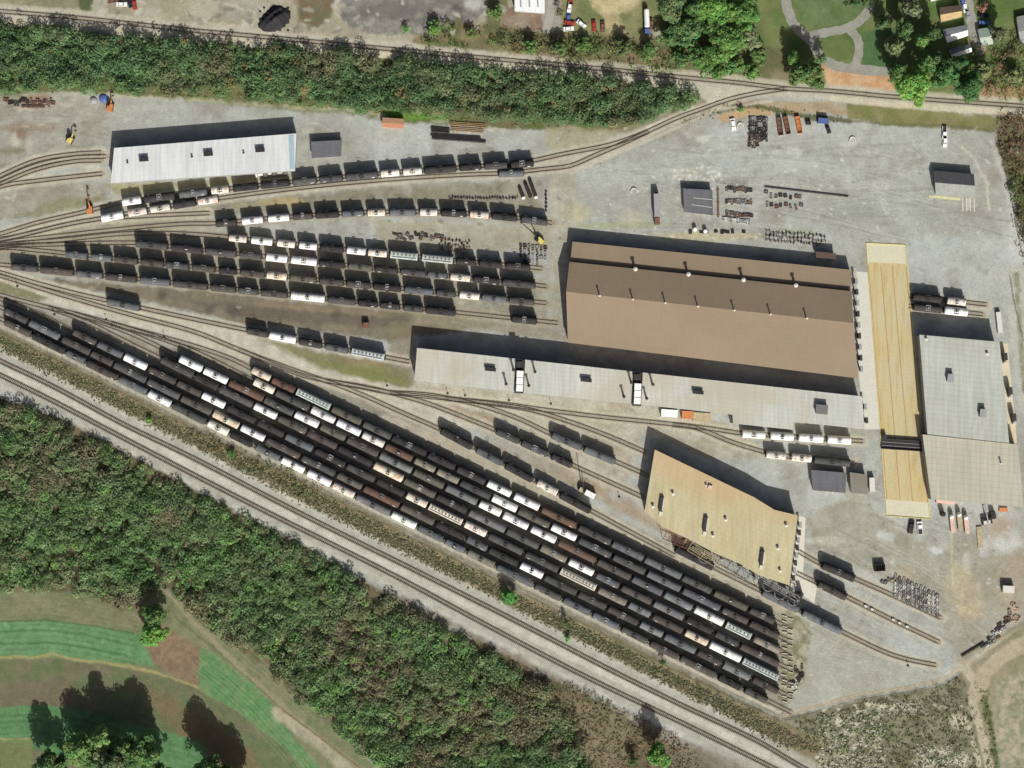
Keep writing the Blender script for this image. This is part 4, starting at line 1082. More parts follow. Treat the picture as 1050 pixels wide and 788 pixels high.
def gable(c4, ridge, name, label, wall, roofN, roofS, he, hr, cat='building', hs=None, group=None):
    """c4: NW, NE, SE, SW corners; ridge: W and E ends, heights he (north eave), hr, hs (south eave)"""
    hs = he if hs is None else hs
    c = centre(c4)
    o = empty(name, P(c[0], c[1], 0), 0, label, cat, group)
    NW, NE, SE, SW = [P(x, y, z) for (x, y), z in zip(c4, (he, he, hs, hs))]
    RW, RE = P(*ridge[0], hr), P(*ridge[1], hr)
    def f(p): return (p[0], p[1], 0)
    def dn(p, d=0.12): return (p[0], p[1], p[2]-d)
    w = MB()
    w.quad(f(NW), f(NE), dn(NE), dn(NW)); w.quad(f(SE), f(SW), dn(SW), dn(SE))
    w.poly([f(NE), f(SE), dn(SE), dn(RE), dn(NE)]); w.poly([f(SW), f(NW), dn(NW), dn(RW), dn(SW)])
    w.build('wall', wall, o)
    cc = Vector(P(c[0], c[1], 0))
    def ex(p, k=0.3):
        v = Vector((p[0]-cc.x, p[1]-cc.y, 0)); l = v.length
        return (p[0]+v.x/l*k, p[1]+v.y/l*k, p[2]+0.02)
    n_, e_, s_, w_, rw, re = ex(NW), ex(NE), ex(SE), ex(SW), ex(RW), ex(RE)
    r = MB()
    r.quad(n_, rw, re, e_, 0); r.quad(rw, w_, s_, re, 1)
    for a, b in ((n_, e_), (s_, w_)): r.quad(dn(a, 0.3), dn(b, 0.3), b, a, 0)
    for a, b in ((e_, re), (re, s_), (w_, rw), (rw, n_)): r.quad(dn(a, 0.3), dn(b, 0.3), b, a, 1)
    r.build('roof', [roofN, roofS], o)
    return o

def along(u, a, b): return (a[0]+(b[0]-a[0])*u, a[1]+(b[1]-a[1])*u)
def vent_stack(o, x, y, z, h, r=0.28, cap=True, name='vent_stack', m1='dark_metal', m2='offwhite'):
    b = MB(); p = P(x, y, z)
    b.tube((p[0], p[1], z-0.3), (p[0], p[1], z+h), r, seg=10)
    s = b.build(name, M[m1], o)
    if cap:
        q = MB(); q.tube((p[0], p[1], z+h+0.02), (p[0], p[1], z+h+0.35), r*1.7, r*0.6, seg=12)
        k = q.build('cap', M[m2]); k.data.transform(Matrix.Translation(-Vector(o.location))); k.parent = s
def roof_box(o, x, y, z, d, m, rz=0.0, name='roof_vent', lid=None):
    p = P(x, y, z); b = MB()
    b.box((p[0], p[1], z+d[2]/2-0.1), d, rz)
    b.box((p[0], p[1], z+d[2]-0.04), (d[0]*1.12, d[1]*1.12, 0.10), rz, 1)
    b.build(name, [M[m], M[lid or m]], o)

aW = math.radians(4.6)
# white roofed shed, north-west
rm = roof_mat('white_sheet_roof', (204, 206, 202), (214, 216, 212), -math.radians(4.4), 1.1, None, 0.5, 0.05)
b1 = shed([(117, 152), (304, 137), (302.5, 175), (113.5, 188)], 6.7, 'white_shed', 'long shed with a clean white roof beside the upper strings of wagons', M['conc_wall'], rm)
for x, y in ((148, 164), (214, 158.5), (267, 154.5)): roof_box(b1, x, y, 6.7, (3.6, 1.5, 1.6), 'dark_metal', math.radians(4.5), lid='black_iron')
for x, y in ((131, 167), (197, 161), (250, 157)): vent_stack(b1, x, y, 6.7, 0.9, 0.3, True, m2='black_iron')
g_ = MB(); 
for x in (299.2,):
    a, b_, c_, d_ = P(296.5, 138.5, 6.73), P(303, 138, 6.73), P(301.6, 174, 6.73), P(295.6, 174.6, 6.73)
    g_.box(((a[0]+c_[0])/2, (a[1]+c_[1])/2, 6.76), (2.2, 14.6, 0.08), math.radians(2))
g_.build('translucent_panel', M['skylight'], b1)
# grey shed beside it
rg = roof_mat('grey_roof', (98, 98, 100), (108, 108, 110), 0.05, 0.9, None, 0.5, 0.12)
shed([(318.8, 145.5), (350.6, 143.8), (349.8, 160.5), (319.5, 162.3)], 3.2, 'storage_shed', 'small dark grey roofed shed just east of the white shed', M['conc_wall'], rg)
# brown roofed hall: main gable with a lower strip on its north side
aB = math.radians(-6.2)
rb1 = roof_mat('brown_roof', (136, 120, 98), (144, 127, 104), -aB, 1.0, None, 0.5, 0.05, 0.0, 0.02, 0.3)
b2 = gable([(584.5, 269), (872.5, 299), (879.5, 388), (583, 351.4)], [(581.2, 299.6), (874.3, 331.4)], 'brown_hall', 'largest hall with a brown pitched roof in the middle of the yard', M['red_wall'], rb1, rb1, 7.4, 10.9, hs=5.8)
an = MB(); pl = [P(587, 248, 5.4), P(873.3, 277, 5.4), P(872.6, 299, 5.6), P(584.7, 269.5, 5.6)]
l = b2.location
for i in range(4):
    a, b_ = pl[i], pl[(i+1) % 4]
    an.quad((a[0], a[1], 0), (b_[0], b_[1], 0), (b_[0], b_[1], b_[2]-0.1), (a[0], a[1], a[2]-0.1), 0)
an.poly(pl[::-1], 1)
an.build('lean_to', [M['red_wall'], rb1], b2)
for x, y in ((614.7, 303.5), (648.6, 307.2), (681.9, 310.8), (715.2, 314.4), (752.4, 318.4), (789.5, 322.5), (826.7, 326.6)):
    vent_stack(b2, x, y, 10.8, 2.5, 0.3)
for x, y in ((651.4, 276.3), (705.7, 281.7), (762, 287.4), (815.6, 293)):
    vent_stack(b2, x, y, 7.6, 2.0, 0.55, name='roof_ventilator', m1='galv')
# side porch north east of the brown hall
shed([(836, 258), (857, 260), (857.5, 266), (837, 264.5)], 3.6, 'side_hut', 'small dark roofed hut against the north wall of the brown hall', M['red_wall'], plain('dark_felt', (92, 76, 68)))
# long pale roof
rl = roof_mat('pale_sheet_roof', (188, 190, 180), (197, 197, 186), -aB, 0.95, (178, 166, 138), 0.55, 0.10, 0.03)
b3 = shed([(427.6, 357), (883.8, 406.7), (886.5, 440.5), (813.5, 432.5), (813, 441), (751.5, 434.5), (751, 425.5), (698, 419.5), (549.5, 404.4), (424.8, 390.5)], 8.3, 'long_workshop', 'longest building, a pale grey roofed workshop south of the brown hall', M['conc_wall'], rl)
for x, y in ((502.9, 379), (601, 390), (715.6, 402.5)): roof_box(b3, x, y, 8.3, (4.2, 1.4, 1.5), 'dark_metal', aB, lid='black_iron')
roof_box(b3, 842, 420, 8.3, (4.6, 3.6, 2.2), 'dark_metal', aB, 'roof_plant', 'weathered')
for k_, (mx, my) in enumerate(((533, 386.5), (653.5, 399.5))):
    # white topped ventilation monitor in a dark frame
    mo = MB(); p = P(mx, my, 8.3)
    rz = math.radians(-3)
    mo.box((p[0], p[1], 8.65), (3.9, 14.2, 0.5), rz, 0)
    for j in range(3): mo.box((p[0]+0.10*(j-1), p[1]-1.9+(j-1)*3.0, 9.7), (2.9, 2.8, 2.2), rz, 1)
    for s in (-1, 1):
        mo.box((p[0]+s*1.8, p[1], 9.2), (0.2, 14.2, 0.6), rz, 0)
    mo.box((p[0]-0.2, p[1]+5.2, 9.7), (2.6, 2.6, 2.0), rz, 0)
    mo.build('ventilation_monitor', [M['dark_metal'], M['white']], b3)
    for dx, dy in ((-6.5, -7), (15.5, -5), (-14, 7.5), (9.2, 9.2)):
        vent_stack(b3, mx+dx, my+dy, 8.3, 3.9, 0.42, True, 'flue_stack', 'dark_metal', 'dark_metal')
# yellow roofed shed
aY = math.radians(-24)
ryl = roof_mat('tan_sheet_roof', (184, 173, 134), (194, 184, 148), -aY, 1.0, (190, 150, 108), 0.38, 0.09, 0.07, 0.05, 0.8, (-20.0, -1.0))
b4 = shed([(671.4, 461.3), (773, 510), (794, 523), (818, 528.8), (809.5, 600.5), (779, 590.5), (758, 578), (735, 568.5), (707, 553.5), (680, 541), (661, 524)], 8.5, 'yellow_shed', 'broad shed with a yellowish tan roof beside the diagonal block', M['conc_wall'], ryl)
for x, y in ((678, 517), (723, 537.5), (781, 572)):
    p = P(x, y, 8.5); q = MB(); rz = math.radians(-98)
    q.box((p[0], p[1], 9.2), (6.0, 1.5, 1.4), rz); q.box((p[0]+0.75, p[1]-0.1, 9.3), (5.2, 0.35, 1.3), rz, 1); q.box((p[0]-0.2, p[1]-4.0, 8.8), (1.5, 1.4, 0.7), rz, 1)
    q.build('ridge_monitor', [M['dark_metal'], M['offwhite']], b4)
for x, y in ((690, 506.5), (669.5, 519.5), (744, 533), (731, 549.5), (806, 539), (797.5, 562.5), (799.7, 585.5)): vent_stack(b4, x, y, 8.5, 1.1, 0.42, True, m2='offwhite')
roof_box(b4, 728, 500, 8.5, (1.6, 1.6, 0.9), 'pink', aY); vent_stack(b4, 724, 498, 8.5, 1.0, 0.3)
# east shed: high north part and lower south part
re1 = roof_mat('east_roof', (176, 180, 168), (184, 186, 176), -aB, 1.1, (158, 150, 130), 0.35, 0.15, 0.03)
re2 = roof_mat('east_low_roof', (178, 174, 154), (186, 182, 162), -aB, 1.2, None, 0.5, 0.13, 0.03)
b5 = shed([(942.8, 343.4), (1024.9, 350.9), (1034.8, 454.5), (951, 445.5)], 8.6, 'east_shed', 'tall shed with a light grey ribbed roof east of the sunken transfer pit', M['conc_wall'], re1)
sx = MB(); pl = [P(946, 445.7, 7.3), P(1044, 456, 7.3), P(1049.5, 520.5, 7.3), P(954.8, 512.4, 7.3)]
for i in range(4):
    a, b_ = pl[i], pl[(i+1) % 4]
    sx.quad((a[0], a[1], 0), (b_[0], b_[1], 0), (b_[0], b_[1], 7.2), (a[0], a[1], 7.2), 0)
sx.poly(pl[::-1], 1); sx.build('south_bay', [M['conc_wall'], re2], b5)
for x, y in ((949.6, 348), (1012, 363)): vent_stack(b5, x, y, 8.6, 0.9, 0.4)
for x, y in ((973.8, 388), (1007, 424)): roof_box(b5, x, y, 8.6, (2.4, 3.2, 2.2), 'dark_metal', aB, 'roof_plant', 'galv'); vent_stack(b5, x-1.5, y-6, 8.6, 1.6, 0.15, False)
vent_stack(b5, 1026, 475, 7.3, 2.0, 0.3)
# grey shed on the north lot
shed([(700.3, 193.5), (730.5, 195), (731.2, 221), (701.5, 217.5)], 3.2, 'storage_shed', 'dark grey flat shed with two white roof lines on the north lot', M['conc_wall'], rg)
so = [o for o in COL.objects if o.get('label', '').startswith('dark grey flat shed')][0]
lm = MB()
for (xa, ya), (xb, yb) in (((709, 210), (730, 213)), ((711, 203), (730, 205))):
    a, b_ = Vector(P(xa, ya, 3.2)), Vector(P(xb, yb, 3.2)); c_ = (a+b_)/2
    lm.box((c_.x, c_.y, 3.26), ((b_-a).length, 0.22, 0.08), math.atan2(b_.y-a.y, b_.x-a.x))
lm.build('roof_trim', M['offwhite'], so)
# office with two-tone gable roof
gable([(958.5, 175.5), (998, 179), (1000.3, 200.8), (960, 198.6)], [(959.5, 187.5), (999, 190.6)], 'office', 'site office with a dark and light grey gable roof on the north-east lot', M['conc_wall'],
      roof_mat('slate_grey', (92, 92, 94), (100, 100, 102), -0.06, 0.5, None, 0.5, 0.06), roof_mat('light_shingle', (138, 140, 132), (146, 148, 140), -0.06, 0.5, None, 0.5, 0.06), 3.4, 5.6)
# two huts by the white tank cars
shed([(831.5, 482), (867.8, 485), (867, 505.7), (833.5, 503)], 4.2, 'yard_hut', 'larger grey hut just south of the rusty white tank cars', M['conc_wall'], rg)
shed([(871.4, 484.5), (889, 487), (889.7, 507), (872.6, 505.7)], 4.0, 'yard_hut', 'smaller brownish grey hut beside the larger one near the pit', M['conc_wall'], roof_mat('brownish_roof', (128, 122, 110), (136, 130, 116), 0.05, 0.8, None, 0.5, 0.08))
# orange gabled hut by the upper wood
gable([(392.8, 121), (413.8, 122.3), (413, 131.5), (392.3, 130)], [(392.6, 126), (413.4, 127.3)], 'orange_hut', 'small orange roofed hut at the foot of the upper wood', M['orange'], M['peach'], plain('orange_side', (168, 118, 92)), 2.8, 3.6)
# buildings beyond the top line
rw2 = roof_mat('white_flat', (226, 228, 224), (234, 236, 232), 0.02, 1.6, None, 0.5, 0.05)
bt = shed([(527.6, -26), (558.5, -26), (558.5, 13.8), (527.6, 11.5)], 5.0, 'white_store', 'white flat roofed building cut by the top edge', M['conc_wall'], rw2)
for x in (534, 543, 551.5): roof_box(bt, x, 4.5, 5.0, (0.5, 2.4, 0.3), 'galv', 0.05)
def home(c4, rn, rs, label, he=2.8, hr=3.9):
    nw, ne, se, sw = c4
    rw_, re_ = along(0.52, nw, sw), along(0.52, ne, se)
    return gable(c4, [rw_, re_], 'house', label, M['offwhite'], rn, rs, he, hr, 'house', group='small houses at the top right')
home([(964.3, 8), (985.2, 5.7), (985.9, 17), (965.4, 22)], plain('brown_shingle', (110, 92, 78)), plain('tan_shingle', (186, 158, 114)), 'small house with a brown and tan roof west of the lane')
home([(967.5, 30.5), (991, 26), (992.2, 36.5), (972, 43.4)], plain('grey_shingle', (142, 146, 146)), M['white'], 'middle one of three small houses, grey and white roof')
home([(974.8, 51), (994.8, 45.5), (996, 53), (977.6, 60.6)], plain('grey_shingle_b', (120, 126, 124)), M['white'], 'southernmost small white house, half in tree shade')
home([(953, -12), (975, -16), (977, -4), (955, 1)], plain('grey_shingle_c', (160, 160, 156)), M['offwhite'], 'house cut by the top edge, only a sliver of roof in view')
home([(1003.3, 30.5), (1016, 28.6), (1018, 44.8), (1007, 47)], plain('green_shingle', (150, 164, 148)), plain('green_shingle_b', (170, 180, 166)), 'pale green roofed house east of the lane')
home([(1043, 18), (1062, 14), (1066, 42), (1047, 46)], plain('grey_shingle_d', (138, 138, 134)), plain('grey_shingle_e', (150, 150, 146)), 'grey roofed house cut by the right edge')

# ------------------------------------------------------------ transfer pit and its bridge
pit_m = sheet_mat('pit_slab', (192, 174, 122), (190, 180, 146), 0.5, 0.05)
pit_e = sheet_mat('pit_end_slab', (196, 192, 166), (204, 198, 170))
TL, TRt, BR, BL = (888.2, 249.5), (928.2, 251.4), (953.6, 532.4), (909.2, 529)
def pq(u, v, z):
    a = along(v, TL, BL); b_ = along(v, TRt, BR)
    q = along(u, a, b_); return P(q[0], q[1], z)
pb = MB(); pb.quad(pq(0, 1, 0.012), pq(1, 1, 0.012), pq(1, 0, 0.012), pq(0, 0, 0.012)); pb.quad(pq(0.03, 0.94, 0.020), pq(0.97, 0.94, 0.020), pq(0.97, 0.07, 0.020), pq(0.03, 0.07, 0.020), 1)
nt_ = pit_m.node_tree; bs = nt_.nodes['Principled BSDF']; src = bs.inputs['Base Color'].links[0].from_socket
mp_ = N(nt_, 'ShaderNodeMapping'); mp_.inputs['Rotation'].default_value = (0, 0, math.radians(-4.6)); mp_.inputs['Scale'].default_value = (0.45, 0.05, 1)
nt_.links.new(geo_pos(nt_), mp_.inputs['Vector'])
c_s = mixc(nt_, 1.0, src, ramp(nt_, noise(nt_, 1.0, 5, 0.7, mp_.outputs[0], 0.6), [(0.3, (0.84, 0.77, 0.64)), (0.52, (1, 1, 1)), (0.7, (0.97, 0.99, 1.04))]), 'MULTIPLY')
nt_.links.new(c_s, bs.inputs['Base Color'])
tag(pb.build('concrete_pit', [pit_e, pit_m]), kind='structure')
pe = empty('pit_kerb', P(920, 390, 0), 0, 'yellow painted kerb around the long transfer pit', 'kerb')
for (u0, v0, u1, v1) in ((0, 0, 0, 1), (1, 0, 1, 1), (0, 0, 1, 0), (0, 1, 1, 1)):
    a, b_ = Vector(pq(u0, v0, 0)), Vector(pq(u1, v1, 0)); c_ = (a+b_)/2
    kb = MB(); kb.box((c_.x, c_.y, 0.14), ((b_-a).length+0.3, 0.26, 0.24), math.atan2(b_.y-a.y, b_.x-a.x)); kb.build('kerb_side', M['yellow'], pe)
rails = empty('pit_rails', P(920, 390, 0), 0, 'rusty running rails along the transfer pit floor', 'rails')
for u in (0.02, 0.33, 0.62, 0.97):
    rb_ = MB()
    a, b_ = Vector(pq(u, 0.08, 0)), Vector(pq(u+0.01, 0.94, 0)); c_ = (a+b_)/2
    rb_.box((c_.x, c_.y, 0.07), ((b_-a).length, 0.32, 0.09), math.atan2(b_.y-a.y, b_.x-a.x)); rb_.build('rail', plain('rusty_rail', (172, 136, 94)), rails)
tb = empty('transfer_table', P(922, 457, 0), 0, 'dark traversing bridge lying across the transfer pit', 'transfer table')
ang = math.atan2(-(pq(1, 0.715, 0)[1]-pq(0, 0.715, 0)[1])*-1, pq(1, 0.715, 0)[0]-pq(0, 0.715, 0)[0])
ctr = pq(0.5, 0.735, 0)
def tbox(dx, dy, z, d, mat, nm):
    b = MB(); co, si = math.cos(ang), math.sin(ang)
    b.box((ctr[0]+dx*co-dy*si, ctr[1]+dx*si+dy*co, z), d, ang); return b.build(nm, M[mat], tb)
tbox(0, 0, 0.55, (18.2, 4.4, 0.7), 'black_iron', 'deck')
for dy in (-2.1, 2.1): tbox(0, dy, 1.05, (18.2, 0.35, 0.9), 'dark_metal', 'girder')
for dy in (-0.75, 0.75): tbox(0, dy, 0.98, (18.2, 0.18, 0.16), 'galv', 'rail')
tbox(-8.2, 2.9, 1.2, (1.8, 1.6, 2.2), 'dark_metal', 'cab')
# apron between brown hall and pit, apron by the yellow shed
ap = MB(); ap.poly([P(*q, 0.006) for q in ((878, 278.5), (889.5, 279.5), (903.5, 440.5), (886.5, 440.5), (881, 388))][::-1])
tag(ap.build('pavement', sheet_mat('apron_slab', (196, 194, 180), (204, 202, 188))), kind='structure')
ap = MB(); ap.poly([P(*q, 0.006) for q in ((819.5, 529), (826, 531.4), (823.5, 590), (837.5, 602), (835, 619.5), (811, 601))][::-1])
tag(ap.build('pavement', sheet_mat('apron_slab_b', (204, 198, 182), (212, 206, 190))), kind='structure')
ap = MB(); ap.poly([P(*q, 0.006) for q in ((953, 200.3), (985, 203.5), (985, 206), (953, 203))][::-1])
tag(ap.build('pavement', sheet_mat('kerb_yellow', (190, 184, 130), (200, 196, 160))), kind='structure')
ap = MB()
for i in range(4):
    x = 987+i*3.9
    ap.quad(P(x, 216.5+i*0.3, 0.01), P(x+0.8, 216.5+i*0.3, 0.01), P(x+0.5, 203.5+i*0.2, 0.01), P(x-0.3, 203.5+i*0.2, 0.01))
for i in range(7):
    y = 204.5+i*1.8
    ap.quad(P(991.6, y+1, 0.01), P(994.6, y-0.4, 0.01), P(994.6, y-1.0, 0.01), P(991.6, y+0.4, 0.01))
tag(ap.build('parking_markings', M['offwhite']), kind='structure')
# clutter of door frames along the hall end walls
def doorrow(pts, label, n, h=4.2):
    o = empty('door_canopy_row', P(*pts[0], 0), 0, label, 'door canopies')
    for i in range(n):
        q = along((i+0.5)/n, pts[0], pts[1]); p = P(*q, 0); b = MB()
        b.box((p[0], p[1], h/2), (0.25, 2.2, h), 0.05); b.box((p[0]+0.4, p[1], h), (1.1, 2.6, 0.15), 0.05); b.build('door_canopy', M['dark_metal' if i % 2 else 'galv'], o)
doorrow([(875.5, 283), (881.5, 384)], 'row of small canopies on the east end wall of the brown hall', 9)
doorrow([(819.5, 534), (811.5, 596)], 'row of small canopies on the east wall of the yellow shed', 8, 3.4)
doorrow([(884.5, 410), (887, 438)], 'pair of small canopies on the east end of the long workshop', 2)

# ------------------------------------------------------------ process gantry south of the yellow shed
def hoop(b, c, r, z, rad=0.16, m=0, seg=18, tilt=0.0, az=0.0):
    pr = None; p0 = None
    for i in range(seg+1):
        t_ = 2*math.pi*i/seg
        v = Vector((r*math.cos(t_), r*math.sin(t_)*math.cos(tilt), r*math.sin(t_)*math.sin(tilt)))
        v.rotate(Matrix.Rotation(az, 3, 'Z'))
        q = (c[0]+v.x, c[1]+v.y, z+v.z)
        if pr: b.tube(pr, q, rad, seg=5, m=m, caps=False)
        pr = q
gr = random.Random(9)
def gantry(x0, y0, x1, y1, label, mats, hoops=0, boxes=8):
    a, b_ = Vector(P(x0, y0, 0)), Vector(P(x1, y1, 0)); L = (b_-a).length; d = (b_-a).normalized(); n = Vector((-d.y, d.x, 0)); az = math.atan2(d.y, d.x)
    o = empty('process_gantry', tuple((a+b_)/2), 0, label, 'gantry')
    fr = MB(); k = max(2, int(L/4.5))
    for i in range(k+1):
        for s in (-1.8, 2.2):
            p = a+d*(L*i/k)+n*s; fr.tube((p.x, p.y, 0), (p.x, p.y, 5.6), 0.14, seg=6)
        p = a+d*(L*i/k); q = p-n*1.8; w = p+n*2.2
        fr.tube((q.x, q.y, 5.6), (w.x, w.y, 5.6), 0.13, seg=6)
    for s, z in ((-1.8, 5.6), (2.2, 5.6), (-1.8, 3.4), (2.2, 3.6)):
        p, q = a+n*s, b_+n*s; fr.tube((p.x, p.y, z), (q.x, q.y, z), 0.13, seg=6)
    fr.build('frame', M[mats[0]], o)
    for j in range(5):
        pi_ = MB(); s = -1.3+j*0.7; z = 5.0+0.25*(j % 2); u0, u1 = gr.uniform(0, 0.3), gr.uniform(0.6, 1)
        p, q = a+d*L*u0+n*s, a+d*L*u1+n*s
        pi_.tube((p.x, p.y, z), (q.x, q.y, z), 0.15, seg=8); e = q+n*gr.uniform(-2, 2); pi_.tube((q.x, q.y, z), (e.x, e.y, z+gr.uniform(-1, 0.6)), 0.15, seg=8)
        pi_.build('pipe', M[mats[1]], o)
    for j in range(boxes):
        p = a+d*L*gr.random()+n*gr.uniform(0.5, 4.0); bx = MB(); hh = gr.uniform(1.2, 4.4)
        if j % 3 == 0: bx.tube((p.x, p.y, 0), (p.x, p.y, hh), gr.uniform(0.5, 0.9), seg=12)
        else: bx.box((p.x, p.y, hh/2), (gr.uniform(0.8, 2.6), gr.uniform(0.6, 1.4), hh), az)
        bx.build('vessel' if j % 3 == 0 else 'equipment_box', M[gr.choice(mats[2:])], o)
    for j in range(hoops):
        p = a+d*L*((j+0.6)/hoops)-n*(0.6+0.5*(j % 2)); hb = MB()
        hoop(hb, (p.x, p.y), 2.5, 4.8, 0.13); hb.tube((p.x-2.4, p.y, 4.8), (p.x-2.4, p.y, 0), 0.1, seg=5); hb.tube((p.x+2.4, p.y, 4.8), (p.x+2.4, p.y, 0), 0.1, seg=5)
        hb.build('hose_hoop', M['galv'], o)
gantry(681, 548, 704, 558, 'rust red pipe frames at the west end of the gantry line', ['rust', 'rust', 'tan', 'rust', 'tan'], 0, 6)
gantry(706, 560, 733, 576, 'yellow tan pipework gantry between the tank block and the shed', ['tan', 'tan', 'tan', 'galv', 'timber'], 1, 9)
gantry(736, 573, 776, 596, 'grey pipework gantry in the middle of the shed side', ['dark_metal', 'galv', 'galv', 'dark_metal', 'offwhite'], 1, 14)
gantry(780, 594, 818, 616, 'grey gantry with large round hose hoops at its east end', ['dark_metal', 'galv', 'galv', 'dark_metal', 'tan'], 3, 6)

# ------------------------------------------------------------ vehicles and machines
def car(x, y, deg, label, paint_, L=4.6, W=1.85, group='vehicles parked on the lots', pickup=False, name='parked_car', cat='car'):
    o = empty(name, P(x, y, 0), math.radians(deg), label, cat, group)
    def add(nm, b, mt, par=o, smooth=False):
        q = link(bpy.data.objects.new(nm, b.mesh(nm, mt, smooth))); q.parent = par; return q
    b = MB(); b.box((0, 0, 0.62), (L, W, 0.56)); b.box((0, 0, 0.96), (L*0.97, W*0.94, 0.14), 0, 0, 0.96); add('body', b, paint_)
    b = MB()
    if pickup: b.box((L*0.10, 0, 1.32), (L*0.34, W*0.86, 0.6), 0, 0, 0.82)
    else: b.box((-L*0.05, 0, 1.28), (L*0.52, W*0.86, 0.52), 0, 0, 0.8)
    c_ = add('cab', b, M['glass'])
    b = MB()
    if pickup: b.box((L*0.10, 0, 1.65), (L*0.27, W*0.72, 0.06))
    else: b.box((-L*0.05, 0, 1.57), (L*0.41, W*0.70, 0.06))
    add('cab_roof', b, paint_)
    if pickup:
        b = MB(); b.box((-L*0.29, 0, 1.05), (L*0.38, W*0.8, 0.06)); add('load_bed', b, M['dark_metal'])
    for sx in (-0.31, 0.31):
        for sy in (-1, 1):
            b = MB(); b.tube((sx*L, sy*W*0.42, 0.34), (sx*L, sy*W*0.52, 0.34), 0.34, seg=12); add('wheel', b, M['rubber'])
    return o
car(968.2, 136.5, -92, 'white pickup standing on the north-east lot above the office', M['white'], 5.8, 2.0, None, True, 'pickup_truck', 'pickup truck')
car(968.6, 145.5, -92, 'white car parked right behind the pickup above the office', M['white'], 4.8, 1.9, None)
car(751.5, 128, -80, 'white van at the west end of the scrap rows on the north lot', M['white'], 5.2, 2.0, None, False, 'van', 'van')
tops = [(585, 1, -85, 'red', 'red car nearest the top edge by the gravel lane'), (584, 8, -100, 'white', 'white car just below the red one near the lane'), (583, 19, -90, 'blue', 'blue car in the small row west of the dirt patch'),
        (584, 24, -10, 'red', 'red car between the blue and white ones'), (583, 30, 5, 'white', 'white car at the south end of the small row'), (596, 25, -40, 'white', 'white car slewed beside the shrubs'),
        (609, 27, -85, 'red', 'bright red truck at the edge of the dirt patch'), (618, 28, -88, 'rust', 'faded red van beside the bright red truck'), (668, 25, -80, 'rust', 'dull red car in the shade beside the blue rig'),
        (116, 1, 10, 'rust', 'red car on the gravel lot at top left'), (125, 5, 0, 'white', 'white car on the gravel lot at top left'), (133, 3, -70, 'glass', 'dark car between others at top left'), (138, 5, -80, 'red', 'pale red car at the east of the top left group')]
for x, y, d, m, lb in tops: car(x, y, d, lb, M[m])
for x, y, d, m, lb in ((1008, 16, -5, 'glass', 'dark car in the upper drive of the green house'), (1009, 24, -5, 'blue', 'dark blue car in the lower drive of the green house'), (989, 8, -78, 'white', 'white car parked on the lane verge'), (987, 3, -78, 'blue', 'blue car at the top of the lane'), (992, 15, -78, 'galv', 'silver car on the lane verge')):
    car(x, y, d, lb, M[m])
car(934, 540.5, 80, 'black and white truck tractor at the south foot of the pit, west one', M['black_iron'], 5.6, 2.2, None, True, 'truck', 'truck')
car(943, 541.5, 95, 'white truck tractor at the south foot of the pit', M['white'], 5.6, 2.3, None, True, 'truck', 'truck')
car(849, 133, -70, 'small dark car on the north lot beside the blue container', M['black_iron'], 3.6, 1.7, None)
# long tank truck (blue and white) in the shade at the top
o = empty('tank_truck', P(663, 22, 0), math.radians(-88), 'blue and white tank truck beside the big trees', 'truck')
for nm, fn, mt in (('tank', lambda b: b.lathe_x([(-4, 0.5), (-3.8, 1.0), (-3.4, 1.15), (3.4, 1.15), (3.8, 1.0), (4, 0.5)], 18, (-1.0, 0, 2.2)), 'white'), ('chassis', lambda b: b.box((0, 0, 0.9), (11, 1.2, 0.3)), 'black_iron'), ('cab', lambda b: b.box((4.6, 0, 1.8), (2.2, 2.3, 2.2), 0, 0, 0.9), 'blue')):
    b = MB(); fn(b); q = link(bpy.data.objects.new(nm, b.mesh(nm, M[mt]))); q.parent = o
for sx in (-4, -2.8, 2.8, 4.6):
    for sy in (-1, 1):
        b = MB(); b.tube((sx, sy*0.9, 0.5), (sx, sy*1.2, 0.5), 0.5, seg=12); q = link(bpy.data.objects.new('wheel', b.mesh('wheel', M['rubber']))); q.parent = o
# semi trailer on the north lot
o = empty('semi_trailer', P(673.2, 214, 0), math.radians(-88), 'long grey semi trailer with a rusty tractor on the north lot', 'trailer')
for nm, c_, d, mt in (('box_body', (-1.2, 0, 2.5), (10.0, 2.5, 2.7), 'galv'), ('chassis', (0, 0, 0.95), (14, 1.2, 0.3), 'black_iron'), ('tractor', (5.6, 0, 1.7), (3.0, 2.2, 1.8), 'rust')):
    b = MB(); b.box(c_, d, 0, 0, 0.98); q = link(bpy.data.objects.new(nm, b.mesh(nm, M[mt]))); q.parent = o
for sx in (-5, -3.8, 4.4, 6.2):
    for sy in (-1, 1):
        b = MB(); b.tube((sx, sy*0.9, 0.5), (sx, sy*1.2, 0.5), 0.5, seg=12); q = link(bpy.data.objects.new('wheel', b.mesh('wheel', M['rubber']))); q.parent = o

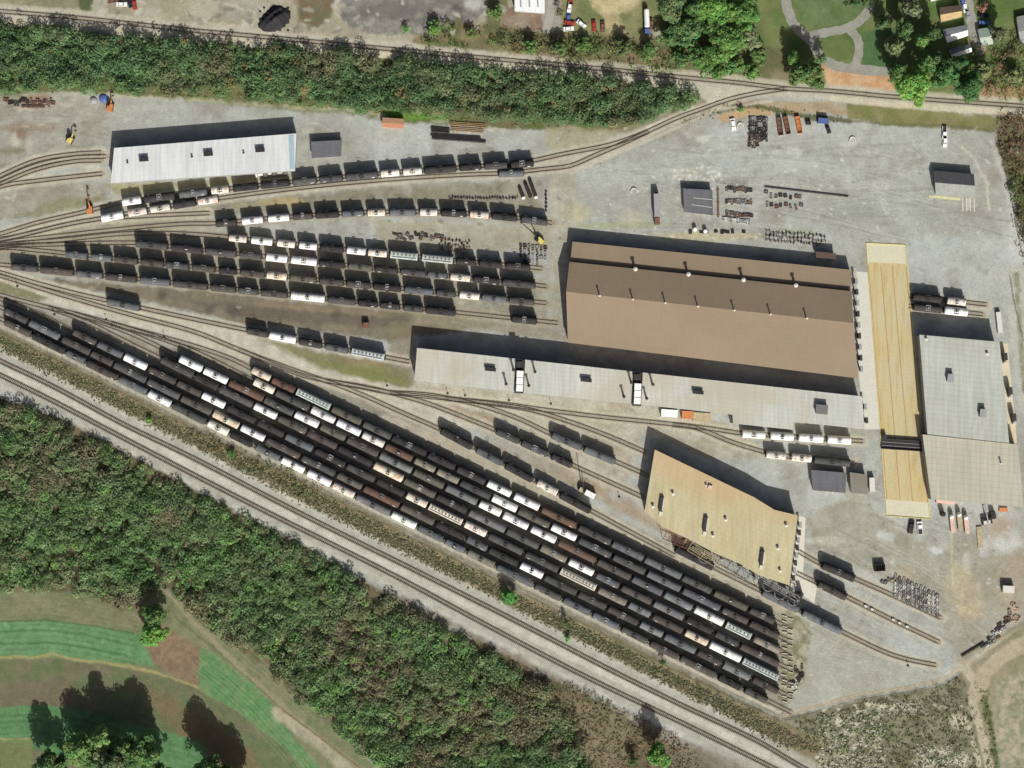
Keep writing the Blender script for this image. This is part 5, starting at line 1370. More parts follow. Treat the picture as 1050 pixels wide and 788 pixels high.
def digger(x, y, deg, label, boom=7.0, elev=28, paint_='yellow', name='excavator', cat='excavator', body=(3.4, 2.4)):
    o = empty(name, P(x, y, 0), math.radians(deg), label, cat)
    def add(nm, b, mt): q = link(bpy.data.objects.new(nm, b.mesh(nm, M[mt]))); q.parent = o
    for s in (-1, 1): b = MB(); b.box((0, s*1.05, 0.45), (3.6, 0.5, 0.85), 0, 0, 0.92); add('crawler_track', b, 'black_iron')
    b = MB(); b.box((-0.4, 0, 1.6), (body[0], body[1], 1.3), 0, 0, 0.92); add('engine_house', b, paint_)
    b = MB(); b.box((0.7, 0.65, 2.2), (1.3, 1.0, 1.5), 0, 0, 0.9); add('cab', b, 'glass')
    e = math.radians(elev); b = MB()
    p1 = (1.2+boom*0.55*math.cos(e*1.8), -0.2, 1.6+boom*0.55*math.sin(e*1.8)); p2 = (1.2+boom*math.cos(e), -0.2, 1.4+boom*math.sin(e)*0.7)
    b.tube((1.2, -0.2, 1.6), p1, 0.30, 0.25, 6); b.tube(p1, p2, 0.24, 0.16, 6); add('boom', b, paint_ if boom < 8 else 'black_iron')
    b = MB(); b.box((p2[0]+0.3, -0.2, p2[2]-0.5), (0.8, 1.0, 0.9), 0, 0, 0.8); add('bucket', b, 'dark_metal')
    return o
digger(72.5, 143.5, 60, 'yellow excavator alone on the west lot with its arm up', 3.4, 30, body=(2.6, 2.0))
digger(553, 246.5, 138, 'yellow crane with a long lattice boom at the end of the parts rows', 10.5, 28, name='mobile_crane', cat='crane', body=(3.0, 2.2))
digger(113.5, 110, 80, 'orange loader next to blue tarpaulins at the wood edge', 3.6, 20, 'orange', 'loader', 'loader')
digger(92.5, 215, 95, 'orange rail crane at the west throat of the yard', 5.5, 35, 'orange', 'rail_crane', 'crane')
# crane truck by the middle string: white body with folding boom
o = empty('crane_truck', P(603, 506, 0), math.radians(-28), 'white crane truck with a folded boom beside the diagonal block', 'crane truck')
def addp(o, nm, b, mt): q = link(bpy.data.objects.new(nm, b.mesh(nm, M[mt]))); q.parent = o; return q
b = MB(); b.box((0.9, 0, 1.9), (4.8, 2.4, 2.3), 0, 0, 0.97); addp(o, 'box_body', b, 'white')
b = MB(); b.box((-0.6, 0, 0.85), (8.4, 1.2, 0.35)); addp(o, 'chassis', b, 'black_iron')
b = MB(); b.box((-3.4, 0, 1.6), (1.8, 2.2, 1.7), 0, 0, 0.9); addp(o, 'cab', b, 'tan')
b = MB(); b.tube((-2.2, 0, 2.2), (-2.4, 0.3, 4.6), 0.3, 0.25, 8); b.tube((-2.4, 0.3, 4.6), (-7.2, 7.2, 6.6), 0.24, 0.15, 8); addp(o, 'boom', b, 'dark_metal')
b = MB(); hoop(b, (-0.4, 1.6), 0.9, 3.0, 0.08, tilt=1.2); addp(o, 'hose_reel', b, 'dark_metal')
for sx in (-3.4, 0.6, 2.2):
    for sy in (-1, 1): b = MB(); b.tube((sx, sy*0.85, 0.5), (sx, sy*1.15, 0.5), 0.5, seg=12); addp(o, 'wheel', b, 'rubber')
car(268, 179.3, 4, 'white box van parked against the south side of the white shed, western one', M['white'], 5.4, 2.2, None, False, 'van', 'van')
car(277.5, 178.2, 4, 'small white car between two vans below the white shed', M['white'], 3.8, 1.8, None)
car(288, 177.6, 4, 'pale van at the south-east corner of the white shed', M['offwhite'], 5.6, 2.0, None, False, 'van', 'van')
# small sheds / containers
def container(x, y, deg, label, mt, L=6.0, W=2.4, H=2.5, name='container', cat='container', group=None, open_top=False):
    o = empty(name, P(x, y, 0), math.radians(deg), label, cat, group)
    b = MB()
    if open_top:
        for s in (-1, 1):
            b.box((0, s*(W/2-0.06), H/2), (L, 0.12, H)); b.box((s*(L/2-0.06), 0, H/2), (0.12, W-0.24, H))
        b.box((0, 0, 0.3), (L-0.24, W-0.24, 0.15))
        addp(o, 'bin_body', b, mt)
        b = MB(); 
        for i in range(4): b.box((-L/2+L*(i+0.5)/4, 0, H+0.05), (0.14, W, 0.1))
        addp(o, 'top_brace', b, mt)
    else:
        b.box((0, 0, H/2+0.1), (L, W, H)); n = int(L/0.6)
        for i in range(n+1): 
            for s in (-1, 1): b.box((-L/2+L*i/n, s*W/2, H/2+0.1), (0.15, 0.08, H*0.95))
        addp(o, 'box_body', b, mt)
        b = MB(); b.box((0, 0, H+0.14), (L*1.01, W*1.01, 0.08)); addp(o, 'roof', b, mt)
    return o
container(375.5, 334, 0, 'small dark square container alone in the weedy strip', 'rust', 2.6, 2.4, 2.3)
container(799.5, 130, -83, 'dark rusty open gondola body, westernmost of three on the north lot', 'rust', 7.6, 2.0, 1.5, 'gondola_body', 'gondola body', 'gondola bodies on the north lot', True)
container(806.5, 129, -78, 'middle rusty gondola body of three on the north lot', 'rust', 7.6, 2.0, 1.5, 'gondola_body', 'gondola body', 'gondola bodies on the north lot', True)
container(818.7, 128.5, -80, 'orange gondola body standing apart on the north lot', 'orange', 7.4, 2.0, 1.5, 'gondola_body', 'gondola body', 'gondola bodies on the north lot', True)
container(828.8, 126.7, 0, 'small black bin on the north lot verge', 'black_iron', 2.0, 1.3, 1.4)
container(843.5, 124.5, -4, 'blue container half in the grass of the north lot', 'blue', 4.2, 2.2, 2.2)
container(901.5, 582, 3, 'dark open skip with rubbish by the scrap rows', 'dark_metal', 4.6, 3.0, 2.4, 'skip', 'skip', None, True)
container(1033, 604, -3, 'black roofed white kiosk on the brown dirt at the east edge', 'offwhite', 4.8, 3.0, 2.6, 'kiosk', 'kiosk')
container(969, 515, -5, 'long pale pipe bundle case against the east shed', 'pink', 8.0, 1.3, 1.3, 'case', 'case')
container(1024, 331, -84, 'narrow pale container on the east perimeter road', 'offwhite', 9.0, 2.0, 1.6)
container(686, 424, -4, 'white container against the south wall of the long workshop', 'white', 7.0, 3.2, 2.8)
container(704.5, 425.5, -3, 'orange brown container beside the white one', 'orange', 4.8, 3.2, 2.4)
container(719.5, 428, -4, 'flat yellow tan loading dock at the long workshop', 'tan', 7.6, 3.8, 1.2, 'loading_dock', 'dock')
container(893.5, 497, -88, 'narrow pale porch beside the smaller hut', 'offwhite', 6.0, 2.2, 2.2, 'porch', 'porch')
for i, (x, y, m, lb) in enumerate(((970, 526, 'black_iron', 'black vertical tank by the east shed'), (976, 537, 'pink', 'western pink tank trailer south of the east shed'), (983.5, 535, 'tan', 'tan flat trailer between two pink ones'), (990.5, 538, 'pink', 'eastern pink tank trailer south of the east shed'))):
    if i == 0:
        o = empty('vertical_tank', P(966, 527, 0), 0, lb, 'tank'); b = MB(); b.tube((0, 0, 0), (0, 0, 3.2), 1.1, seg=16); addp(o, 'tank', b, m); b = MB(); b.dome((0, 0, 3.2), 1.1, 0.5); addp(o, 'tank_top', b, m)
    else:
        o = empty('trailer', P(x, y, 0), math.radians(-84), lb, 'trailer')
        b = MB(); b.box((0, 0, 1.3), (8.0, 1.9, 1.0)); addp(o, 'bed', b, m)
        b = MB(); b.dome((-3.2, 0, 1.8), 1.0, 1.6 if i != 2 else 1.9); addp(o, 'dome', b, 'white')
        for sx in (1.5, 2.7):
            for sy in (-1, 1): b = MB(); b.tube((sx, sy*0.75, 0.4), (sx, sy*1.0, 0.4), 0.4, seg=10); addp(o, 'wheel', b, 'rubber')
container(1004.5, 551, -85, 'long tan slab laid on the dirt south of the east shed', 'tan', 9.0, 2.2, 0.5, 'slab', 'slab')
container(1028.5, 522.8, -2, 'flat orange panel stack by the east shed corner', 'orange', 3.6, 1.6, 0.7, 'panel_stack', 'panels')
# loading frame in the dark bay
o = empty('loading_rig', P(1010, 527, 0), math.radians(-80), 'pale loading rig with dark machinery south of the east shed', 'frame')
for nm, c_, d, mt in (('mast', (0, 0, 3.6), (9, 0.5, 0.5), 'galv'), ('base', (3.2, 0, 1.2), (2.6, 4.6, 1.6), 'dark_metal'), ('machine', (1.0, 3.0, 1.3), (3.5, 2.2, 2.4), 'black_iron'), ('hood', (3.6, -0.2, 2.2), (1.6, 3.0, 0.5), 'offwhite')):
    b = MB(); b.box(c_, d, 0, 0, 0.95); addp(o, nm, b, mt)
for sx in (-4, 0, 4): b = MB(); b.box((sx, 0, 1.7), (0.3, 0.3, 3.4)); addp(o, 'post', b, 'galv')
# machines along the east wall
for i, (x, y) in enumerate(((1029, 366), (1034, 401), (1038, 428))):
    o = empty('wall_unit', P(x, y, 0), math.radians(-84), ('northern', 'middle', 'southern')[i]+' dust collector against the east wall of the east shed', 'dust collector')
    b = MB(); b.box((0, 0, 2.6), (3.2, 1.8, 3.0)); addp(o, 'housing', b, 'dark_metal')
    b = MB(); b.tube((2.6, 0, 0), (2.6, 0, 3.4), 0.7, seg=14); addp(o, 'cyclone', b, 'offwhite')
    b = MB(); b.tube((1.6, 0, 3.6), (2.6, 0, 3.6), 0.3, seg=8); addp(o, 'duct', b, 'galv')
ap = MB(); ap.poly([P(*q, 0.006) for q in ((1025, 352), (1033, 352.5), (1043, 455), (1035, 454))][::-1])
tag(ap.build('pavement', sheet_mat('east_strip', (208, 194, 164), (198, 186, 160))), kind='structure')
# white small tanks near the north shed, jersey ring, etc.
for i, (x, y) in enumerate(((712.5, 235.5), (723, 237.5))):
    o = empty('fuel_tank', P(x, y, 0), 0, ('western', 'eastern')[i]+' of two small white round tanks below the grey shed', 'tank')
    b = MB(); b.tube((0, 0, 0), (0, 0, 1.8), 0.9, seg=16); addp(o, 'tank', b, 'white'); b = MB(); b.dome((0, 0, 1.8), 0.9, 0.4); addp(o, 'tank_top', b, 'white')
for i, (x, y, d, lb) in enumerate(((649.8, 197, 0, 'pale curved barrier alone on the open north lot'), (759, 130, 20, 'pale curved barrier beside the white van'), (874, 144.5, 10, 'pale curved barrier below the grass verge'))):
    b = MB(); p = P(x, y, 0); pr = None
    for k_ in range(9):
        t_ = math.radians(-20+k_*27.5+d); q = (p[0]+1.3*math.cos(t_), p[1]+1.6*math.sin(t_), 0.35)
        if pr: b.tube(pr, q, 0.28, seg=6)
        pr = q
    o = b.build('curved_barrier', M['offwhite']); tag(o, lb, 'barrier')

# ------------------------------------------------------------ rows of parts
def wheelset_mesh(mt='black_iron'):
    k = ('wheelset', mt)
    if k not in CACHE:
        b = MB()
        for s in (-0.75, 0.75): b.tube((0, s-0.07, 0.5), (0, s+0.07, 0.5), 0.5, seg=12)
        b.tube((0, -1.0, 0.5), (0, 1.0, 0.5), 0.1, seg=8)
        CACHE[k] = b.mesh('wheelset', M[mt])
    return CACHE[k]
def bin_mesh(i, mt):
    k = ('bin', i, mt)
    if k not in CACHE:
        b = MB(); w = (1.0, 0.8, 1.5)[i]; L = (1.4, 2.2, 1.2)[i]; h = (0.5, 0.4, 0.6)[i]
        for s in (-1, 1): b.box((0, s*w/2, h/2), (L, 0.12, h)); b.box((s*L/2, 0, h/2), (0.12, w, h))
        b.box((0, 0, h*0.5), (L*0.9, w*0.5, 0.25), 0.4)
        CACHE[k] = b.mesh('steel_casting', M[mt])
    return CACHE[k]
pr_ = random.Random(3)
def scatter(kind, n, fx, label, cat, group, name, mts):
    for i in range(n):
        x, y, d = fx(i); mt = pr_.choice(mts)
        me = wheelset_mesh(mt) if kind == 'w' else bin_mesh(pr_.randrange(3), mt)
        o = link(bpy.data.objects.new(name, me)); o.location = P(x, y, 0); o.rotation_euler = (0, 0, math.radians(d)); tag(o, label, cat, group)
R_ = pr_.uniform
scatter('w', 24, lambda i: (463+i*2.9+R_(-.6, .6), 203.5+R_(-.8, .8), 90+R_(-12, 12)), 'black wheelset in the single row above the third string', 'wheelset', 'wheelset row above the third string', 'wheelset', ['black_iron'])
scatter('w', 5, lambda i: (560+R_(-.4, .4), 199+i*4.0, R_(-8, 8)), 'black wheelset in the short column by the lane', 'wheelset', 'wheelset column by the lane', 'wheelset', ['black_iron'])
scatter('w', 26, lambda i: (452+(i % 9)*3.5+R_(-.8, .8), 246+(i//9)*4.6+R_(-1, 1)+(i % 9)*0.5, R_(0, 180)), 'dark wheelset lying among the parts above the fourth string', 'wheelset', 'loose wheelsets above the fourth string', 'wheelset', ['black_iron', 'rust'])
scatter('b', 26, lambda i: (534+(i % 7)*4.2, 252+(i//7)*5.2+(i % 7)*0.4, 92+R_(-4, 4)), 'side frame in the neat grid below the long boom crane', 'side frame', 'grid of side frames by the crane', 'steel_casting', ['dark_metal', 'galv', 'weathered'])
scatter('b', 20, lambda i: (405+i*2.6+R_(-1, 1), 243+R_(-3, 4), R_(0, 180)), 'loose casting strewn on the gravel above the hopper cars', 'casting', 'loose castings above the hoppers', 'steel_casting', ['dark_metal', 'rust', 'weathered'])
scatter('b', 30, lambda i: (745+(i % 10)*2.8, 193.5+(i//10)*13+R_(-1, 1)+(i % 10)*0.2, 90+R_(-5, 5)), 'rusty bolster in the rows beside the grey shed', 'bolster', 'bolster rows by the grey shed', 'steel_casting', ['weathered', 'rust', 'dark_metal'])
scatter('b', 14, lambda i: (742+i*2.0, 224.5+i*0.25, 90), 'pale casting in the single file south of the bolsters', 'casting', 'file of pale castings', 'steel_casting', ['galv', 'offwhite'])
scatter('b', 16, lambda i: (786+(i % 8)*5+R_(-1, 1), 200+(i//8)*10+R_(-3, 3), 90+R_(-15, 15)), 'brown casting on the open parts yard east of the gap', 'casting', 'castings east of the gap', 'steel_casting', ['rust', 'weathered', 'dark_metal'])
scatter('w', 44, lambda i: (788+(i % 15)*4.0+R_(-1, 1), 238+(i//15)*4.2+R_(-1.2, 1.2)+(i % 15)*0.35, R_(70, 110)), 'dark wheelset in the crowded row north of the brown hall', 'wheelset', 'crowded wheelsets north of the brown hall', 'wheelset', ['black_iron', 'rust', 'dark_metal'])
scatter('b', 40, lambda i: (769+(i % 8)*2.4, 122+(i//8)*5+R_(-.8, .8)+(i % 8)*0.1, 95+R_(-6, 6)), 'dark bolster in the stacked rows at the north lot verge', 'bolster', 'bolsters at the north verge', 'steel_casting', ['dark_metal', 'black_iron', 'galv'])
scatter('b', 12, lambda i: (768+(i % 4)*2.8, 140+(i//4)*4.5+R_(-1, 1), 95+R_(-15, 15)), 'dark bolster in the small pile below the stacked rows', 'bolster', 'small pile of bolsters', 'steel_casting', ['dark_metal', 'rust'])
scatter('b', 66, lambda i: (918+(i % 11)*4.3, 591+(i//11)*3.9+(i % 11)*2.05+R_(-.5, .5), 65+R_(-8, 8)), 'grey side frame in the scrap grid along the short siding', 'side frame', 'scrap grid along the siding', 'steel_casting', ['galv', 'offwhite', 'weathered', 'galv'])
scatter('b', 6, lambda i: (905+i*3.2, 595+R_(-3, 3), R_(0, 180)), 'yellowish scrap part at the west end of the scrap grid', 'scrap part', 'yellow scrap parts', 'steel_scrap', ['tan', 'weathered'])
scatter('b', 18, lambda i: (1014+(i % 6)*4+R_(-1.5, 1.5), 655-(i % 6)*5+(i//6)*4+R_(-1, 1), 35+R_(-15, 15)), 'pale machine part in the junk row at the east edge', 'machine part', 'junk row at the east edge', 'machine_scrap', ['offwhite', 'dark_metal', 'galv', 'rust'])
scatter('b', 12, lambda i: (1036+R_(-3, 10), 625+R_(-6, 14), R_(0, 180)), 'rust brown scrap piece beside the kiosk', 'scrap part', 'scrap beside the kiosk', 'steel_scrap', ['rust', 'tan', 'pink'])
scatter('b', 14, lambda i: (813+R_(-3, 10), 685+i*1.8+R_(-2, 2), R_(0, 90)), 'dark pallet or part strewn east of the block end', 'part', 'parts strewn east of the block', 'steel_scrap', ['dark_metal', 'black_iron', 'offwhite'])
scatter('b', 10, lambda i: (703+R_(0, 60), 237.5+R_(-1, 1)+i*0.1, R_(-10, 10)), 'black bin in the row between grey shed and brown hall', 'bin', 'bins between grey shed and brown hall', 'parts_bin', ['black_iron', 'dark_metal'])
scatter('b', 10, lambda i: (5+i*2.6, 104+R_(-2, 3)-(i > 6)*2, R_(0, 180)), 'black scrap piece at the far west wood edge', 'scrap part', 'scrap at the far west edge', 'steel_scrap', ['black_iron', 'rust'])
scatter('b', 14, lambda i: (25+i*2.3, 104+R_(-1, 1)+(i % 3)*1.6, 90+R_(-8, 8)), 'rust orange frame in the weedy row by the west lot', 'frame', 'rusty frames by the west lot', 'rusty_rack', ['rust', 'dark_metal', 'rust'])
# bundles of rail by the orange hut
def bundle(x0, y0, x1, y1, n, label, mt, gap=0.35, name='rail_bundle'):
    a, b_ = Vector(P(x0, y0, 0)), Vector(P(x1, y1, 0)); L = (b_-a).length; az = math.atan2(b_.y-a.y, b_.x-a.x); c_ = (a+b_)/2
    o = empty(name, tuple(c_), az, label, 'rail bundle')
    for i in range(n): b = MB(); b.box((pr_.uniform(-0.3, 0.3), (i-(n-1)/2)*gap, 0.45), (L, 0.18, 0.3)); addp(o, 'rail', b, mt)
    for s in (-0.4, 0, 0.4): b = MB(); b.box((s*L, 0, 0.14), (0.3, n*gap+0.6, 0.28)); addp(o, 'bearer', b, 'timber')
bundle(442, 131.5, 461, 133.5, 4, 'short dark rail bundle, upper left of the rail racks', 'black_iron')
bundle(442, 135, 461, 136.5, 3, 'short dark rail bundle, lower left of the rail racks', 'black_iron')
bundle(442, 139, 493, 142, 4, 'long dark rail bundle in the middle of the rail racks', 'black_iron')
bundle(443, 141.8, 498, 145.8, 4, 'long dark rail bundle along the south side of the rail racks', 'black_iron')
bundle(462, 127, 498, 129.5, 3, 'thin pale rail bundle at the north side of the racks', 'timber', 0.7)
bundle(462, 132.5, 496, 135, 3, 'thin pale rail bundle right of the short dark ones', 'timber', 0.7)
bundle(22, 109.5, 46, 110, 3, 'rusty beam bundle in the weeds of the west lot', 'rust', 0.4)
bundle(736, 192, 736.5, 224, 2, 'brown beam rack beside the grey shed', 'rust', 0.5)
bundle(784, 192, 870, 202, 2, 'long low timber line across the north lot', 'dark_metal', 0.25)
bundle(986, 673, 1009, 659, 3, 'long black beam on the lot edge by the dirt road', 'black_iron', 0.35)
bundle(1005, 664, 1018, 658, 3, 'short dark beam pile beside the long black one', 'dark_metal', 0.4)
# three long cylinders by the lane
for i, (x, y, d, L, m, lb) in enumerate(((535, 199, -68, 5.0, 'black_iron', 'short black cylinder with a white end, westernmost of three'), (541.5, 196, -68, 6.5, 'black_iron', 'middle black cylinder of three by the lane'), (546.5, 194.5, -70, 8.4, 'black_iron', 'longest black cylinder, easternmost of three by the lane'))):
    o = empty('pipe_cylinder', P(x, y, 0), math.radians(d), lb, 'cylinder')
    b = MB(); b.lathe_x([(-L/2, 0.4), (-L/2+.2, 0.8), (L/2-.2, 0.8), (L/2, 0.4)], 16, (0, 0, 0.95)); addp(o, 'shell', b, m)
    if i != 1: b = MB(); b.lathe_x([(L/2-0.9, 0.82), (L/2-.2, 0.82), (L/2+0.04, 0.4)], 16, (0, 0, 0.95)); addp(o, 'end_cap', b, 'white')
for x, y, d in ((106, 101, 20), (96, 103, 0)):
    b = MB(); p = P(x, y, 0); b.dome((p[0], p[1], 0), 2.0 if d else 1.6, 1.0, 9, 4)
    tag(b.build('tarpaulin', M['blue' if d else 'galv']), 'blue tarpaulin heap beside the orange loader' if d else 'pale tarpaulin heap left of the blue one', 'tarpaulin')
# switch stands and pale blocks
for i, (x, y) in enumerate(((18, 294), (56, 323), (109, 328), (168.5, 346), (397, 396), (459, 404), (477, 406), (522, 411), (565, 414.5), (635, 510), (931, 683))):
    o = empty('switch_stand', P(x, y, 0), 0, 'small black switch stand standing in the ballast beside the ladder tracks', 'switch stand', 'switch stands along the ladder tracks')
    b = MB(); b.box((0, 0, 0.2), (0.9, 0.5, 0.4)); addp(o, 'base', b, 'black_iron'); b = MB(); b.tube((0, 0, 0.3), (0, 0, 2.2), 0.09, seg=8); b.box((0, 0, 2.1), (0.5, 0.08, 0.4)); addp(o, 'mast', b, 'black_iron')
for i in range(5):
    u = (0.2, 0.27, 0.5, 0.57, 0.65)[i]; q = along(u, (868.5, 612.5), (963, 659)); b = MB(); p = P(q[0], q[1], 0)
    b.box((p[0], p[1], 0.55), (1.3, 0.9, 0.5), math.radians(-26)); tag(b.build('pale_block', M['offwhite']), 'pale block lying between the rails of the middle siding', 'block', 'pale blocks on the middle siding')
# concrete sleepers spread beyond the ends of the block tracks
for i in range(34):
    if i % 5 == 3: continue
    y = 632+i*2.75; x = 804.5+(i % 2)*6+R_(-.6, .6); b = MB()
    o = link(bpy.data.objects.new('concrete_sleeper', CACHE.setdefault('csl', (lambda q: (q.box((0, 0, 0.12), (2.3, 0.45, 0.24)), q.mesh('concrete_sleeper', M['sleeper_pale']))[1])(MB()))))
    o.location = P(x, y, 0.3); o.rotation_euler = (0, 0, math.radians(-14+R_(-5, 5))); tag(o, 'pale concrete sleeper lying across the east end of the block', 'sleeper', 'concrete sleepers at the block end')
# coal heap
b = MB(); nh = 28
hp = []
for j in range(nh):
    row = []
    for i in range(nh):
        x = 264+34*i/(nh-1); y = 6+27*j/(nh-1)
        u = (i/(nh-1)-0.5)*2; v = (j/(nh-1)-0.5)*2
        h = max(0, 1-(abs(u)**1.5+max(0, v+0.3*u)**2+abs(min(0, v+0.5*u))**1.3)*0.95)*3.6*(1+0.25*math.sin(7*u+3*v)*math.cos(5*v))+0.25*math.sin(13*u)*math.cos(11*v)-0.1
        row.append(P(x, y, 0)[:2]+(h+0.0*i-0.02,))
    hp.append(row)
for j in range(nh-1):
    for i in range(nh-1): b.quad(hp[j][i], hp[j+1][i], hp[j+1][i+1], hp[j][i+1])
tag(b.build('coal_heap', M['coal'], None, True), 'black coal heap on the lot above the top line', 'heap')
# rubble stones in the south-east corner and pale rocks at the woodland edge
rb_ = np.random.default_rng(77); b = MB()
for i in range(900):
    x, y = rb_.uniform(840, 990), rb_.uniform(720, 800)
    if not ((x < 908 and y > 732) or (x > 935 and y > 762) or (y < 732 and 885 < x < 945)): continue
    z_ = rb_.uniform(0.15, 0.6); p = P(x, y, 0)
    b.box((p[0], p[1], z_*0.4), (rb_.uniform(0.3, 1.1), rb_.uniform(0.3, 0.8), z_), rb_.uniform(0, 3.1), 0, 0.7, rb_.uniform(-0.4, 0.4))
tag(b.build('rubble', M['concrete']), 'pale broken concrete strewn over the south-east corner', 'rubble', kind='stuff')
# perimeter fence along the block
def fence(pts, label, h=1.8, sp=4.0):
    o = empty('wire_fence', P(*pts[len(pts)//2], 0), 0, label, 'fence')
    w = [Vector(P(a, b_, 0)) for a, b_ in smooth_path(pts, 8)]
    po = MB(); wi = MB(); acc = 0
    for a, b_ in zip(w[:-1], w[1:]):
        d = b_-a
        for z in (0.5, 1.1, h): wi.tube((a.x, a.y, z), (b_.x, b_.y, z), 0.035, seg=4, caps=False)
        k = max(1, int(d.length/sp))
        for i in range(k): p = a+d*(i/k); po.tube((p.x, p.y, 0), (p.x, p.y, h+0.1), 0.06, seg=5)
    q = po.build('post', M['dark_metal'], o); q['kind'] = 'stuff'
    wi.build('wire', M['dark_metal'], o)
fence([(0, 337.6), (34, 354.5), (87, 380), (200, 438), (400, 537), (600, 637), (700, 688), (803, 737), (845, 726), (880, 717), (930, 709), (966, 700)], 'low wire fence between the diagonal block and the verge')
fence([(1022, 132), (1028, 165), (1038, 210), (1048, 262)], 'wire fence at the north-east corner by the scrub')
fence([(1036, 285), (1040, 312), (1049, 350)], 'dark wire fence beside the east perimeter road')
fence([(735, 188), (768, 192)], 'short low fence north of the bolster rows')

# ------------------------------------------------------------ foliage
def leaf_mat(name):
    m, nt, b = new_mat(name, 0.8)
    a = N(nt, 'ShaderNodeAttribute'); a.attribute_name = 'leaf'
    nt.links.new(a.outputs['Color'], b.inputs['Base Color'])
    b.inputs['Specular IOR Level'].default_value = 0.15
    tr = N(nt, 'ShaderNodeBsdfTranslucent'); nt.links.new(a.outputs['Color'], tr.inputs['Color'])
    mx = N(nt, 'ShaderNodeMixShader'); mx.inputs[0].default_value = 0.3
    out = nt.nodes['Material Output']
    nt.links.new(b.outputs[0], mx.inputs[1]); nt.links.new(tr.outputs[0], mx.inputs[2]); nt.links.new(mx.outputs[0], out.inputs[0])
    return m
M['leaf'] = leaf_mat('leaves')

def leaf_mesh(name, cen, nrm, size, col, rg):
    """cen (n,3), nrm (n,3), size (n,), col (n,3) -> mesh of quads"""
    n = len(cen)
    nrm = nrm/np.linalg.norm(nrm, axis=1, keepdims=True)
    r = rg.normal(size=(n, 3)); u = np.cross(nrm, r); u /= np.linalg.norm(u, axis=1, keepdims=True)+1e-9
    v = np.cross(nrm, u)
    s = size[:, None]*0.5
    q = np.stack([cen-u*s-v*s*0.7, cen+u*s-v*s*0.7, cen+u*s+v*s*0.7, cen-u*s+v*s*0.7], 1).reshape(-1, 3).astype(np.float32)
    me = bpy.data.meshes.new(name)
    me.vertices.add(n*4); me.vertices.foreach_set('co', q.ravel())
    me.loops.add(n*4); me.loops.foreach_set('vertex_index', np.arange(n*4, dtype=np.int32))
    me.polygons.add(n); me.polygons.foreach_set('loop_start', np.arange(0, n*4, 4, dtype=np.int32)); me.polygons.foreach_set('loop_total', np.full(n, 4, np.int32))
    me.materials.append(M['leaf']); me.update()
    at = me.attributes.new('leaf', 'FLOAT_COLOR', 'FACE')
    c = np.ones((n, 4), np.float32); c[:, :3] = col; at.data.foreach_set('color', c.ravel())
    return me

GREENS = np.array([lin(c) for c in ((78, 96, 58), (92, 106, 68), (66, 88, 54), (108, 112, 78), (84, 84, 62), (104, 94, 76), (72, 100, 52))])
def clumps_to_leaves(cx, cy, cz, rad, col, per, size, rg, flat=0.75):
    """clumps (arrays) -> leaves on and in each clump's upper shell"""
    cnt = np.maximum(6, (per*rad*rad)).astype(int)
    idx = np.repeat(np.arange(len(cx)), cnt); n = len(idx)
    d = rg.normal(size=(n, 3)); d[:, 2] = np.abs(d[:, 2])*0.9-0.25; d /= np.linalg.norm(d, axis=1, keepdims=True)
    rr = rad[idx]*(0.6+0.45*rg.random(n)**0.5)
    cen = np.stack([cx[idx], cy[idx], cz[idx]], 1)+d*rr[:, None]*np.array([1, 1, flat])
    nrm = d+rg.normal(size=(n, 3))*0.42
    nrm[:, 2] = np.abs(nrm[:, 2])+0.35
    c = col[idx]*(1+rg.normal(size=(n, 1))*0.15)
    g0 = c.mean(axis=1, keepdims=True); c = (g0+(c-g0)*1.0)*1.68
    c = np.clip(c, 0.012, 0.5)
    return cen, nrm, size*(0.6+0.8*rg.random(n)), c

def wood(poly, name, label, n_per_m2, rlo, rhi, hlo, hhi, seed, pal, bright=None, leaf=0.55, per=9.0, gapn=0.25):
    rg = np.random.default_rng(seed)
    xs = [p[0] for p in poly]; ys = [p[1] for p in poly]
    A = (max(xs)-min(xs))*(max(ys)-min(ys))*S*S
    n = int(A*n_per_m2)
    x = rg.uniform(min(xs), max(xs), n); y = rg.uniform(min(ys), max(ys), n)
    k = inpoly(x+rg.normal(size=n)*2, y+rg.normal(size=n)*2, poly)
    x, y = x[k], y[k]
    # large-scale patchiness
    def samp(cell, sd):
        f = vnoise((256, 256), cell, sd, 3)
        return f[np.clip(((y-GY0)/(GY1-GY0)*255).astype(int), 0, 255), np.clip(((x-GX0)/(GX1-GX0)*255).astype(int), 0, 255)]
    g1 = samp(6, seed+1); g2 = samp(10, seed+2); g3 = samp(3, seed+3)
    k = g3 > -1+gapn
    x, y, g1, g2 = x[k], y[k], g1[k], g2[k]
    n = len(x)
    h = hlo+(hhi-hlo)*np.clip(0.5+g1*0.9+rg.normal(size=n)*0.2, 0, 1)
    r = rlo+(rhi-rlo)*rg.random(n)**1.3
    pi_ = np.clip(((g2*1.1+0.55+rg.normal(size=n)*0.13)*len(pal)).astype(int), 0, len(pal)-1)
    pal = np.array([lin(c) for c in pal])
    col = pal[pi_]*(1+rg.normal(size=(n, 1))*0.16)
    if bright is not None:
        bb = rg.random(n) < bright[0]; col[bb] = np.array(lin(bright[1]))
    wx = (x-CX)*S; wy = (CY-y)*S
    cz = np.maximum(h-r*0.7, r*0.25)
    cen, nrm, sz, c = clumps_to_leaves(wx, wy, cz, r, col, per, leaf, rg)
    cen[:, 2] = np.maximum(cen[:, 2], 0.05)
    me = leaf_mesh(name, cen, nrm, sz, c, rg)
    o = link(bpy.data.objects.new(name, me)); tag(o, label, 'woodland' if 'wood' in name else 'plants', kind='stuff')
    return o
PALW = [(102, 100, 76), (104, 110, 80), (92, 108, 74), (98, 112, 78), (86, 106, 70), (100, 118, 80), (80, 104, 66), (92, 120, 72), (88, 108, 72)]
